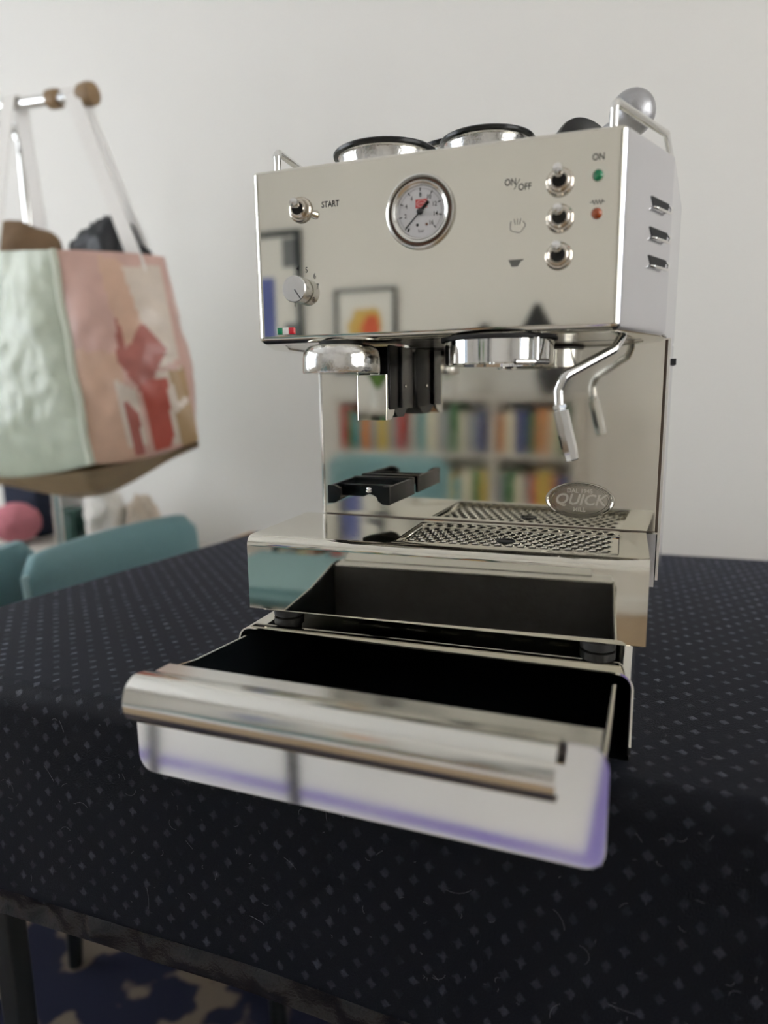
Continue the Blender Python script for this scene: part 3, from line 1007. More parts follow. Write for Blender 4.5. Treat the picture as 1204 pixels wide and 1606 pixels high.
# group head
GH = (0.1855, 0.030)
zb_ = 0.2432
link('group_head', lathe_mesh([(0.0, zb_ + 0.004), (0.026, zb_ + 0.004), (0.029, zb_ + 0.0035), (0.030, zb_), (0.0345, zb_), (0.0355, zb_ + 0.001), (0.0358, ZB - 0.001), (0.0358, ZB + 0.001)],
                              (GH[0], GH[1], 0), (0, 0, 1), 72, 30), machine, CHROME)
link('group_collar', lathe_mesh([(0.0375, ZB - 0.0022), (0.0380, ZB - 0.0015), (0.0380, ZB), (0.036, ZB + 0.001)], (GH[0], GH[1], 0), (0, 0, 1), 64), machine, DARK)
bm = bmesh.new()
lugpts = fillet([(GH[0] + 0.016, GH[1] - 0.0335, zb_ + 0.0008), (GH[0] + 0.026, GH[1] - 0.027, zb_ + 0.0008), (GH[0] + 0.0335, GH[1] - 0.0165, zb_ + 0.0008)], 0.004, 4)
tube(bm, lugpts, 0.0020, 10)
tube(bm, [(GH[0] + 0.0272, GH[1] - 0.0255, zb_ + 0.002), (GH[0] + 0.0272, GH[1] - 0.0255, ZB - 0.002)], 0.0026, 12)
bmesh.ops.recalc_face_normals(bm, faces=bm.faces[:])
link('bayonet_lug', to_mesh(bm, smooth=50), machine, CHROME)
link('shower_screw', lathe_mesh([(0, 0.0), (0.0018, 0.0002), (0.002, 0.0015), (0.002, 0.004)], (GH[0] + .002, GH[1] - .0335, zb_ - 0.0008), (0, 0, 1), 14), machine, CHROME)
# grinder dome under the housing
DM = (0.0800, 0.014)
prof = [(0.0, 0.2402), (0.0225, 0.2402), (0.0264, 0.2400), (0.0269, 0.2410), (0.0267, 0.2500), (0.0258, 0.2545), (0.0230, 0.2575), (0.0195, 0.2588), (0.0, 0.2590)]
link('grinder_dome', lathe_mesh(prof, (DM[0], DM[1], 0), (0, 0, 1), 64, 40), machine, CHROME_WORN)
link('grinder_throat', lathe_mesh([(0.015, 0.2585), (0.015, ZB + 0.001)], (DM[0], DM[1], 0), (0, 0, 1), 32), machine, DARK)
# coffee chute: black bracket and bright deflector
ch = link('chute_bracket', box_mesh(0.1012, 0.1032, 0.050, 0.1075, 0.2138, ZB, 0.0006), machine, BLACK)
link('bracket_rib', box_mesh(0.1008, 0.1055, 0.072, 0.0745, 0.2145, ZB, 0.0005), ch, BLACK)
link('bracket_screw', lathe_mesh([(0.0013, 0), (0.0013, 0.0006), (0.0008, 0.0009), (0, 0.0009)], (0.1032, 0.087, 0.231), (1, 0, 0), 14), ch, CHROME)
link('chute_back', box_mesh(0.0805, 0.1014, 0.066, 0.069, 0.222, ZB, 0.0005), ch, BLACK)
link('chute_cheek', box_mesh(0.0795, 0.0812, 0.048, 0.069, 0.222, ZB, 0.0005), ch, BLACK)
defl = fillet([(0.0788, 0.062), (0.0788, 0.0448), (0.1021, 0.0448), (0.1021, 0.0520)], 0.0012, 4)
link('chute_deflector', extrude_mesh(thicken([tuple(p) for p in defl], 0.0009), 'z', 0.2064, 0.2393, 30), machine, STEEL)
link('deflector_tab', box_mesh(0.0895, 0.0965, 0.0448, 0.0456, 0.2391, 0.2445, 0.0004), machine, STEEL)
link('deflector_cheek', extrude_mesh([(0.0452, 0.2066), (0.0540, 0.2066), (0.0605, 0.2105), (0.0625, 0.2150), (0.0452, 0.2150)], 'x', 0.1016, 0.1024, 30), machine, CHROME)
link('chute_mouth', extrude_mesh([(0.0640, 0.2140), (0.0990, 0.2140), (0.0900, 0.2075), (0.0740, 0.2075)], 'x', 0.0850, 0.1010, 30), ch, BLACK)

# portafilter fork
fork = link('portafilter_fork', box_mesh(0.0505, 0.1035, 0.1040, 0.1100, 0.1500, 0.1567, 0.0012), machine, BLACK)
def arm(path, z0, z1, th):
    return extrude_mesh(thicken(path, th), 'z', z0, z1, 40, 0.0)
link('fork_arm', arm([tuple(p) for p in fillet([(0.1035, 0.110), (0.1030, 0.090), (0.1012, 0.0520), (0.0960, 0.0520)], 0.002, 4)], 0.1425, 0.1560, -0.0024), fork, BLACK)
link('fork_arm', arm([tuple(p) for p in fillet([(0.0505, 0.110), (0.0505, 0.090), (0.0512, 0.0520), (0.0560, 0.0520)], 0.002, 4)], 0.1425, 0.1560, 0.0024), fork, BLACK)
for x, s in ((0.0948, 1), (0.0575, -1)):      # rounded cheek pads on the tips
    pts = [(x + s * 0.0065, 0.1422), (x + s * 0.0065, 0.1562), (x + s * 0.001, 0.1562), (x - s * 0.0032, 0.1540), (x - s * 0.0042, 0.1500), (x - s * 0.0030, 0.1452), (x + s * 0.001, 0.1425)]
    link('fork_pad', extrude_mesh(pts, 'y', 0.0505, 0.0545, 40), fork, BLACK)
link('fork_front_plate', extrude_mesh([(0.0530, 0.1450), (0.0530, 0.1540), (0.1005, 0.1540), (0.1005, 0.1440), (0.0830, 0.1440), (0.0770, 0.1470), (0.0715, 0.1445)], 'y', 0.0740, 0.0765, 30), fork, BLACK)
link('fork_screw', lathe_mesh([(0.0026, 0), (0.0024, 0.0010), (0.0012, 0.0018), (0, 0.0018)], (0.0765, 0.0740, 0.1500), (0, -1, 0), 16), fork, CHROME)

# oval maker's emblem on the splash panel
EC = (0.2364, 0.1428)
ey = panel_y(EC[0], EC[1])
bm = bmesh.new()
prof = [(1.0, 0.0), (1.0, 0.0012), (0.985, 0.0018), (0.955, 0.0020), (0.925, 0.0015), (0.90, 0.0009), (0.87, 0.0009), (0.85, 0.0014), (0.82, 0.0014), (0.80, 0.0007), (0.0, 0.0007)]
rr = []
for f, h in prof:
    if f == 0:
        rr.append([bm.verts.new((EC[0], ey - h, EC[1]))])
    else:
        rr.append([bm.verts.new((EC[0] + f * 0.0258 * math.cos(2 * PI * k / 64), ey - h + -0.05 * (f * 0.0258 * math.cos(2 * PI * k / 64)), EC[1] + f * 0.0140 * math.sin(2 * PI * k / 64))) for k in range(64)])
for a, b in zip(rr[:-1], rr[1:]):
    for k in range(64):
        j = (k + 1) % 64
        if len(b) == 1: bm.faces.new((a[k], a[j], b[0]))
        else: bm.faces.new((a[k], a[j], b[j], b[k]))
bmesh.ops.recalc_face_normals(bm, faces=bm.faces[:])
EMB = mat('darkened_emblem_metal', (0.50, 0.48, 0.43, 1), 0.13, 1.0, 0.1, 200)  # emblem is one steel; plate darkened so relief shading sits in the colour
emb = link('maker_emblem', to_mesh(bm, smooth=40), machine, EMB)
LETT = mat('lightened_letter_metal', (0.84, 0.82, 0.77, 1), 0.26, 1.0, 0.05, 200)  # same steel lightened, painting the light on the raised letters
for tx, sz, dz, w, sh, bo in (('QUICK', 0.0118, 0.0003, 1.02, 0.25, 0.00025), ('DAL 1945', 0.0046, 0.0073, 1.0, 0, 0.0001), ('MILL', 0.0046, -0.0072, 1.0, 0, 0.0001)):
    me = text_mesh(tx, sz, (EC[0], ey - 0.0010, EC[1] + dz), w, shear=sh, depth=0.0009, bold=bo)
    for v_ in me.vertices: v_.co.y -= 0.05 * (v_.co.x - EC[0])
    link('emblem_lettering', me, emb, LETT)

# steam wand
WY = 0.000
wp = [(0.2625, 0.036, ZB + 0.002), (0.2622, 0.034, 0.2590), (0.2585, 0.026, 0.2515), (0.2305, WY, 0.2348), (0.2274, WY, 0.2268), (0.2285, WY, 0.2125)]
wand = link('steam_wand', tube_mesh(fillet(wp, [0, 0.006, 0.008, 0.008, 0.005, 0], 6), 0.0030, 16), machine, CHROME)
wd = Vector((0.0085, 0.0, -0.0335)).normalized()
link('wand_nut', lathe_mesh([(0, 0), (0.0040, 0), (0.0044, 0.0006), (0.0044, 0.0024), (0.0036, 0.0030), (0.0036, 0.0042), (0, 0.0042)], (0.2283, WY, 0.2178), wd, 6, 20), wand, CHROME)
link('wand_nozzle', lathe_mesh([(0.0, 0.003), (0.0047, 0.003), (0.0047, 0.026), (0.0041, 0.0335), (0.0036, 0.0342), (0.0012, 0.0342), (0.0, 0.0330)], (0.2284, WY, 0.2170), wd, 8, 20), wand, CHROME)

# ------------------------------------------------------------------ things on top of the machine
CT = ZT - 0.0045
def basket(x, y, r, h, label):
    prof = [(0.0, 0.0003), (r * 0.80, 0.0003), (r * 0.86, 0.002), (r * 0.88, h * 0.35), (r * 0.885, h * 0.40), (r * 0.88, h * 0.45), (r * 0.90, h - 0.0042), (r * 0.93, h - 0.002), (r, h - 0.0006), (r, h), (r * 0.93, h), (r * 0.885, h - 0.003), (r * 0.86, h * 0.4), (r * 0.84, 0.002), (0.0, 0.0015)]
    o = link('filter_basket', lathe_mesh(prof, (x, y, CT), (0, 0, 1), 56, 40), None, CHROME_WORN, label, 'filter basket', 'filter baskets on the cup tray')
    link('rim', lathe_mesh([(r * 0.935, h - 0.0024), (r * 1.01, h - 0.0018), (r * 1.02, h - 0.0002), (r * 1.0, h + 0.0008), (r * 0.935, h + 0.0004)], (x, y, CT), (0, 0, 1), 56), o, BLACK)
    return o
basket(0.0930, 0.076, 0.0375, 0.0290, 'wide steel filter basket on the cup tray beside the wire rail')
basket(0.1610, 0.110, 0.0345, 0.0405, 'taller steel filter basket on the middle of the cup tray')
basket(0.1280, 0.160, 0.0350, 0.0520, 'dark-rimmed filter basket behind the two bright ones')
# tamper resting on the cup rail
ta = thing('tamper', 'grey ball-handled coffee tamper leaning over the wire rail', 'tamper', (0.226, 0.09, CT))
A = Vector((0.2330, 0.122, 0.3955)); B = Vector((0.2622, 0.0915, 0.4083))
ax_ = (B - A).normalized()
link('tamper_base', lathe_mesh([(0, -0.010), (0.0260, -0.010), (0.0268, -0.009), (0.0268, 0.0), (0.0255, 0.0012), (0.014, 0.0035), (0.008, 0.008), (0.006, 0.030)], A, ax_, 40), ta, ALU_DULL)
link('tamper_collar', lathe_mesh([(0.0270, -0.0045), (0.0273, 0.0), (0.0265, 0.002), (0.016, 0.0042), (0.0098, 0.010)], A, ax_, 40), ta, BLACK)
bm = bmesh.new()
lathe(bm, [(0.0148 * math.sin(PI * k / 24), -0.0148 * math.cos(PI * k / 24)) for k in range(25)], 36, axis_mtx(B, ax_))
bmesh.ops.remove_doubles(bm, verts=bm.verts[:], dist=1e-6)
link('ball_handle', to_mesh(bm, smooth=180), ta, ALU_DULL)

# ------------------------------------------------------------------ teal chairs
def make_chair(label, group=None):
    """seat faces local +X, origin on the floor under the seat centre"""
    r = thing('dining_chair', label, 'chair', (0, 0, 0), group, world_children=False)
    bm = bmesh.new()
    add_box(bm, -0.21, 0.22, -0.22, 0.22, 0.42, 0.475)
    bmesh.ops.bevel(bm, geom=bm.edges[:], offset=0.02, segments=4, affect='EDGES')
    link('seat', to_mesh(bm, smooth=60), r, TEAL)
    # backrest: slightly curved padded shell
    bm = bmesh.new()
    ny, nz = 16, 10
    fr, bk = [], []
    outl = []
    for j in range(nz + 1):
        z = 0.50 + 0.215 * j / nz
        rf, rb = [], []
        for i in range(ny + 1):
            u = -1 + 2 * i / ny
            zz = z
            edge = max(0.0, abs(u) - 0.86) / 0.14
            if j > nz - 3:
                zz = z - 0.03 * edge ** 2 * (j - (nz - 3)) / 3
            xx = -0.215 + 0.035 * u * u - 0.06 * (z - 0.5)
            pad = 0.016 * (1 - max(abs(u) ** 8, abs(2 * j / nz - 1) ** 8))
            rf.append(bm.verts.new((xx + 0.010 + pad, u * 0.215, zz)))
            rb.append(bm.verts.new((xx - 0.010 - pad * 0.5, u * 0.215, zz)))
        fr.append(rf); bk.append(rb)
    for j in range(nz):
        for i in range(ny):
            bm.faces.new((fr[j][i], fr[j][i + 1], fr[j + 1][i + 1], fr[j + 1][i]))
            bm.faces.new((bk[j][i + 1], bk[j][i], bk[j + 1][i], bk[j + 1][i + 1]))
    for i in range(ny):
        bm.faces.new((fr[0][i + 1], fr[0][i], bk[0][i], bk[0][i + 1]))
        bm.faces.new((fr[nz][i], fr[nz][i + 1], bk[nz][i + 1], bk[nz][i]))
    for j in range(nz):
        bm.faces.new((fr[j][0], fr[j + 1][0], bk[j + 1][0], bk[j][0]))
        bm.faces.new((fr[j + 1][ny], fr[j][ny], bk[j][ny], bk[j + 1][ny]))
    bmesh.ops.recalc_face_normals(bm, faces=bm.faces[:])
    br = link('backrest', to_mesh(bm, smooth=70), r, TEAL)
    for s in (-1, 1):
        link('piping', tube_mesh([(-0.180 - 0.06 * k * 0.215 / 8, s * 0.2155, 0.50 + 0.19 * k / 8) for k in range(9)], 0.006, 8), br, TEAL_EDGE)
    for s in (-1, 1):
        link('back_post', tube_mesh([(-0.185, s * 0.15, 0.44), (-0.205, s * 0.15, 0.52)], 0.011, 10), r, LEGM)
        for fx_ in (-0.18, 0.18):
            link('leg', tube_mesh([(fx_ * 1.08, s * 0.195, 0.0), (fx_, s * 0.18, 0.425)], [0.012, 0.017], 12), r, LEGM)
    return r


def dup(root, loc, rotz, label=None, group=None):
    r = root.copy(); COL.objects.link(r)
    r.location = loc; r.rotation_euler = (0, 0, rotz)
    if label: r['label'] = label
    if group: r['group'] = group
    for c in list(root.children):
        k = c.copy(); COL.objects.link(k); k.parent = r
        for g2 in list(c.children):
            q = g2.copy(); COL.objects.link(q); q.parent = k
    return r


chair = make_chair('teal padded dining chair tucked in at the table end', 'teal dining chairs')
chair.location = (-0.385, 0.552, FLOOR + 0.0085)
dup(chair, (-0.905, 0.262, FLOOR + 0.0085), PI, 'teal padded dining chair facing the window, back to back with another')
dup(chair, (-0.62, -1.21, FLOOR + 0.0118), PI / 2, 'teal padded dining chair standing on the pale rug')

# ------------------------------------------------------------------ rack with the tote bag
rk = thing('coat_stand', 'chrome bag stand with brown wooden end knobs', 'stand', (-0.985, 0.82, FLOOR))
link('post', tube_mesh([(-0.985, 0.82, FLOOR + 0.012), (-0.985, 0.82, 0.787)], 0.0105, 16), rk, CHROME)
link('crossbar', tube_mesh([(-1.11, 0.70, 0.790), (-0.700, 0.70, 0.776)], 0.0105, 16), rk, CHROME)
link('post_joint', lathe_mesh([(0.0, -0.018), (0.015, -0.018), (0.016, 0.0), (0.015, 0.018), (0, 0.018)], (-0.985, 0.82, 0.782), (0, 0, 1), 16), rk, CHROME)
for x, z in ((-0.700, 0.776), (-1.11, 0.790)):
    link('end_knob', lathe_mesh([(0, -0.018), (0.015, -0.017), (0.019, -0.010), (0.021, 0.006), (0.019, 0.016), (0.012, 0.021), (0, 0.022)], (x, 0.70, z), (1 if x > -0.9 else -1, 0, 0), 20), rk, WOOD_CAP)
link('wooden_ring', lathe_mesh([(0.0107, -0.012), (0.0165, -0.011), (0.0175, 0.0), (0.0165, 0.011), (0.0107, 0.012)], (-0.776, 0.70, 0.7786), (1, 0, -0.03), 20), rk, WOOD_CAP)
link('foot_disc', lathe_mesh([(0, 0.0005), (0.125, 0.0005), (0.13, 0.004), (0.125, 0.010), (0.03, 0.014), (0, 0.014)], (-0.985, 0.82, FLOOR), (0, 0, 1), 40), rk, CHROME)
link('forward_arm', tube_mesh([(-0.985, 0.82, 0.7855), (-0.985, 0.70, 0.7855)], 0.009, 14), rk, CHROME)

GREENB = mat('pale_sage_woven_plastic', (0.46, 0.50, 0.39, 1), 0.38, 0, 0.22, 22, bump=0.5, bump_scale=60, coat=0.15)
PINKB = mat('pale_pink_woven_plastic', (0.60, 0.38, 0.32, 1), 0.36, 0, 0.22, 18, bump=0.5, bump_scale=60, coat=0.2)
CREAMB = mat('cream_print', (0.66, 0.56, 0.47, 1), 0.36, 0, 0.2, 25, bump=0.5, bump_scale=60, coat=0.2)
ROSEB = mat('dusty_red_print', (0.40, 0.13, 0.105, 1), 0.36, 0, 0.2, 25, bump=0.4, bump_scale=60, coat=0.2)
REDB = mat('brick_red_print', (0.42, 0.085, 0.06, 1), 0.36, 0, 0.15, 25, bump=0.4, bump_scale=60, coat=0.2)
PEACHB = mat('peach_print', (0.62, 0.40, 0.29, 1), 0.36, 0, 0.2, 25, bump=0.5, bump_scale=60, coat=0.2)
TANB = mat('tan_print', (0.40, 0.26, 0.13, 1), 0.4, 0, 0.2, 25, bump=0.4, bump_scale=60)
PIPING = mat('pale_green_piping', (0.55, 0.58, 0.47, 1), 0.5, 0, 0.1, 60)


def inpoly(u, v, poly):
    c = False
    n = len(poly)
    for i in range(n):
        x1, y1 = poly[i]; x2, y2 = poly[(i + 1) % n]
        if (y1 > v) != (y2 > v) and u < (x2 - x1) * (v - y1) / (y2 - y1) + x1:
            c = not c
    return c


bag = thing('tote_bag', 'woven plastic tote bag, sage and pink patchwork, hanging from the stand', 'bag', (-0.76, 0.72, 0.05))
S_T, S_B = Vector((-0.7145, 0.60, 0.4853)), Vector((-0.671, 0.60, 0.0999))
R_T, R_B = Vector((-0.5619, 0.70, 0.4802)), Vector((-0.5028, 0.70, 0.1398))
L_T, L_B = Vector((-1.0229, 0.645, 0.503)), Vector((-1.0407, 0.645, 0.0624))
BR_T, BR_B = Vector((-0.60, 0.76, 0.49)), Vector((-0.56, 0.77, 0.17))
BL_T, BL_B = Vector((-1.02, 0.76, 0.50)), Vector((-1.03, 0.77, 0.10))


def bag_wall(name, T0_, T1_, B0_, B1_, nrm, base_mat, shapes=(), NU=44, NV=54, belly=0.03):
    nrm = Vector(nrm).normalized()
    verts, faces, mi = [], [], []
    mats = [base_mat] + [s_[1] for s_ in shapes]
    for j in range(NV + 1):
        v = j / NV
        for i in range(NU + 1):
            u = i / NU
            p = T0_.lerp(T1_, u).lerp(B0_.lerp(B1_, u), v)
            e = math.sin(PI * u) ** 0.6 * math.sin(PI * min(1, 0.08 + 0.92 * v)) ** 0.7 if 0 < u < 1 else 0
            w = belly * e
            w += 0.010 * e * noise.noise((p.x * 14, p.y * 14, p.z * 9)) + 0.005 * e * noise.noise((p.x * 40, 5, p.z * 30))
            q = p + nrm * w
            q.z -= 0.012 * math.sin(PI * u) * max(0, v - 0.85) / 0.15
            verts.append(q)
    for j in range(NV):
        for i in range(NU):
            a = j * (NU + 1) + i
            faces.append((a, a + NU + 1, a + NU + 2, a + 1))
            k = 0
            for q, (poly, m_) in enumerate(shapes):
                if inpoly((i + .5) / NU, (j + .5) / NV, poly):
                    k = q + 1
            mi.append(k)
    me = bpy.data.meshes.new(name)
    me.from_pydata(verts, [], faces)
    for m_ in mats:
        me.materials.append(m_)
    me.polygons.foreach_set('material_index', mi)
    me.update()
    shade(me, 180)
    return link(name, me, bag)


shapes = [([(0.0, 0.46), (0.45, 0.50), (0.50, 1.0), (0.0, 1.0)], PEACHB),
          ([(0.40, 0.02), (0.62, 0.05), (0.80, 0.45), (0.70, 0.55), (0.50, 0.45)], PEACHB),
          ([(0.62, 0.08), (0.98, 0.05), (0.98, 0.55), (0.80, 0.60)], CREAMB),
          ([(0.36, 0.62), (0.55, 0.70), (0.55, 0.95), (0.36, 0.95)], CREAMB),
          ([(0.74, 0.62), (0.98, 0.60), (0.98, 0.98), (0.78, 0.98)], CREAMB),
          ([(0.50, 0.30), (0.54, 0.55), (0.42, 0.55)], ROSEB),
          ([(0.72, 0.36), (0.90, 0.50), (0.62, 0.74), (0.44, 0.55)], ROSEB),
          ([(0.60, 0.66), (0.84, 0.64), (0.78, 0.97), (0.58, 0.99)], REDB),
          ([(0.40, 0.72), (0.52, 0.80), (0.50, 0.98), (0.42, 0.98)], ROSEB),
          ([(0.86, 0.62), (1.0, 0.60), (1.0, 0.75), (0.90, 0.78)], TANB),
          ([(0.84, 0.84), (1.0, 0.78), (1.0, 1.0), (0.84, 1.0)], TANB)]
bag_wall('pink_panel', S_T, R_T, S_B, R_B, (0.45, -1, 0.1), PINKB, shapes)
bag_wall('sage_panel', L_T, S_T, L_B, S_B, (-0.1, -1, 0.1), GREENB)
bag_wall('end_panel', R_T, BR_T, R_B, BR_B, (1, 0.2, 0), PINKB, NU=12, NV=24, belly=0.012)
bag_wall('back_panel', BR_T, BL_T, BR_B, BL_B, (0, 1, 0), GREENB, NU=20, NV=20, belly=0.004)
bag_wall('end_panel', BL_T, L_T, BL_B, L_B, (-1, 0, 0), GREENB, NU=12, NV=24, belly=0.012)
# bottom: sagging
bm = bmesh.new()
loop = [L_B, S_B, R_B, BR_B, BL_B]
dense = []
for i in range(5):
    for k in range(10):
        dense.append(loop[i].lerp(loop[(i + 1) % 5], k / 10))
cen = Vector((-0.76, 0.70, 0.035))
ringsB = [[bm.verts.new(p + (Vector((0, 0, -0.012)) if True else Vector())) for p in dense]]
for f in (0.3, 0.6, 0.85):
    ringsB.append([bm.verts.new(p.lerp(cen, f) - Vector((0, 0, 0.030 * math.sin(f * PI / 2) * (1 - f * 0.3)))) for p in dense])
for a, b in zip(ringsB[:-1], ringsB[1:]):
    for i in range(len(dense)):
        j = (i + 1) % len(dense)
        bm.faces.new((a[i], a[j], b[j], b[i]))
bm.faces.new(ringsB[-1])
link('bottom_panel', to_mesh(bm, smooth=180), bag, TANB)
link('seam_piping', tube_mesh([S_T.lerp(S_B, k / 20) + Vector((0.002 * math.sin(k), -0.004, 0)) for k in range(21)], 0.007, 8), bag, PIPING)


def strap(pts, w, parent, wdir=Vector((1, 0, 0))):
    pts = [Vector(p) for p in fillet(pts, 0.02, 6)]
    bm = bmesh.new()
    rows_ = []
    for i, p in enumerate(pts):
        d = (pts[min(i + 1, len(pts) - 1)] - pts[max(i - 1, 0)]).normalized()
        sd = (wdir - d * wdir.dot(d)).normalized() * (w / 2)
        n_ = d.cross(sd).normalized() * 0.0012
        rows_.append([bm.verts.new(q) for q in (p - sd - n_, p + sd - n_, p + sd + n_, p - sd + n_)])
    for a, b in zip(rows_[:-1], rows_[1:]):
        for k in range(4):
            bm.faces.new((a[k], a[(k + 1) % 4], b[(k + 1) % 4], b[k]))
    bm.faces.new(rows_[0]); bm.faces.new(rows_[-1][::-1])
    bmesh.ops.recalc_face_normals(bm, faces=bm.faces[:])
    return link('strap', to_mesh(bm, smooth=50), parent, WEB)


strap([(-0.575, 0.668, 0.26), (-0.592, 0.672, 0.46), (-0.728, 0.686, 0.785), (-0.735, 0.70, 0.7915), (-0.728, 0.714, 0.785), (-0.640, 0.766, 0.48)], 0.030, bag)
strap([(-0.868, 0.600, 0.30), (-0.878, 0.612, 0.47), (-0.872, 0.686, 0.790), (-0.872, 0.70, 0.7965), (-0.872, 0.714, 0.790), (-0.895, 0.766, 0.49)], 0.030, bag)


def crumple(name, cx, cy, cz, rx, ry, rz, m, label, cat, amp=0.25, freq=3.0, seg=28, seed=0):
    bm = bmesh.new()
    bmesh.ops.create_icosphere(bm, subdivisions=4, radius=1.0)
    for v in bm.verts:
        n_ = v.co.normalized()
        f = 1 + amp * noise.noise(n_ * freq + Vector((seed, seed * 2, 0))) + amp * 0.4 * noise.noise(n_ * freq * 3 + Vector((seed, 0, 7)))
        v.co = Vector((cx + n_.x * rx * f, cy + n_.y * ry * f, cz + n_.z * rz * f))
    return link(name, to_mesh(bm, smooth=180), None, m, label, cat)


BROWNF = mat('brown_felt', (0.19, 0.115, 0.06, 1), 0.85, 0, 0.2, 40, bump=0.3)
BLACKF = mat('black_nylon', (0.012, 0.013, 0.016, 1), 0.5, 0, 0.3, 40, bump=0.4, bump_scale=90)
crumple('felt_hat', -0.890, 0.690, 0.480, 0.112, 0.045, 0.085, BROWNF, 'brown felt hat poking out of the tote bag', 'hat', 0.12, 1.6, seed=2)
crumple('nylon_jacket', -0.680, 0.705, 0.470, 0.082, 0.040, 0.085, BLACKF, 'black nylon jacket stuffed in the tote bag', 'jacket', 0.35, 3.2, seed=5)

# ------------------------------------------------------------------ sideboard and small things behind the chair
SBZ = -0.155
sb_ = thing('sideboard', 'low pale wooden sideboard against the wall behind the teal chair', 'sideboard', (-1.1, 0.93, FLOOR))
PALEWOOD = mat('pale_painted_wood', (0.60, 0.56, 0.50, 1), 0.5, 0, 0.08, 30)
link('body', box_mesh(-1.62, -0.66, 0.875, 1.06, FLOOR + 0.08, SBZ - 0.02, 0.004), sb_, PALEWOOD)
link('top', box_mesh(-1.64, -0.64, 0.855, 1.062, SBZ - 0.02, SBZ, 0.004), sb_, PALEWOOD)
for x0, x1 in ((-1.61, -1.145), (-1.135, -0.67)):
    dr = link('door', box_mesh(x0, x1, 0.863, 0.875, FLOOR + 0.09, SBZ - 0.025, 0.003), sb_, PALEWOOD)
    link('knob', lathe_mesh([(0.006, 0), (0.006, 0.012), (0.012, 0.016), (0.012, 0.022), (0, 0.024)], ((x0 + x1) / 2, 0.863, -0.32), FR, 16), dr, CHROME)
for x in (-1.58, -0.70):
    for y in (0.98, 1.03):
        link('leg', box_mesh(x - .02, x + .02, y - .02, y + .02, FLOOR, FLOOR + 0.08), sb_, PALEWOOD)
PINKY = mat('pink_wool', (0.60, 0.20, 0.24, 1), 0.85, 0, 0.2, 60, bump=0.5, bump_scale=120)
DKGREEN = mat('dark_green_card', (0.008, 0.05, 0.036, 1), 0.5, 0, 0.1, 30)
NAVYC = mat('navy_fabric', (0.006, 0.012, 0.035, 1), 0.8, 0, 0.2, 40)
WHITEP = mat('white_paper', (0.80, 0.76, 0.70, 1), 0.7, 0, 0.05, 30)
BEIGEP = mat('beige_paper', (0.60, 0.50, 0.40, 1), 0.7, 0, 0.15, 30)
yb = crumple('wool_ball', -1.225, 0.920, SBZ + 0.056, 0.062, 0.058, 0.052, PINKY, 'pink ball of wool beside the coat stand', 'wool ball', 0.06, 4, seed=3)
gb = thing('storage_tin', 'small dark green storage tin on the sideboard', 'tin', (-1.035, 0.92, SBZ))
link('tin_body', box_mesh(-1.070, -1.010, 0.89, 0.95, SBZ + 0.0005, SBZ + 0.088, 0.006), gb, DKGREEN)
link('lid', box_mesh(-1.073, -1.007, 0.887, 0.953, SBZ + 0.088, SBZ + 0.104, 0.004), gb, DKGREEN)
crumple('paper_bag', -0.940, 0.93, SBZ + 0.083, 0.052, 0.045, 0.080, WHITEP, 'crumpled white paper bag on the sideboard', 'paper bag', 0.30, 2.6, seed=9)
crumple('paper_pouch', -0.835, 0.935, SBZ + 0.074, 0.042, 0.035, 0.066, BEIGEP, 'small beige paper pouch at the end of the sideboard', 'pouch', 0.3, 2.6, seed=12)
nb_ = thing('storage_box', 'dark navy fabric storage box on the sideboard behind the pink wool', 'box', (-1.25, 1.0, SBZ))
link('box_body', box_mesh(-1.335, -1.215, 0.985, 1.055, SBZ + 0.0005, SBZ + 0.20, 0.006), nb_, NAVYC)
link('lid', box_mesh(-1.339, -1.211, 0.981, 1.059, SBZ + 0.20, SBZ + 0.235, 0.005), nb_, NAVYC)

# ------------------------------------------------------------------ rugs
def rug_mat(name, base_c, spot_c, scale, lo, hi):
    m = bpy.data.materials.new(name)
    m.use_nodes = True
    nt_ = m.node_tree
    p = nt_.nodes['Principled BSDF']
    p.inputs['Roughness'].default_value = 0.95
    tc = nt_.nodes.new('ShaderNodeTexCoord')
    n_ = nt_.nodes.new('ShaderNodeTexNoise'); n_.inputs['Scale'].default_value = scale; n_.inputs['Detail'].default_value = 2.5
    nt_.links.new(tc.outputs['Object'], n_.inputs['Vector'])
    r_ = nt_.nodes.new('ShaderNodeMapRange'); r_.inputs['From Min'].default_value = lo; r_.inputs['From Max'].default_value = hi
    nt_.links.new(n_.outputs['Fac'], r_.inputs['Value'])
    x_ = nt_.nodes.new('ShaderNodeMix'); x_.data_type = 'RGBA'
    x_.inputs[6].default_value = base_c; x_.inputs[7].default_value = spot_c
    nt_.links.new(r_.outputs[0], x_.inputs[0])
    nt_.links.new(x_.outputs[2], p.inputs['Base Color'])
    return m


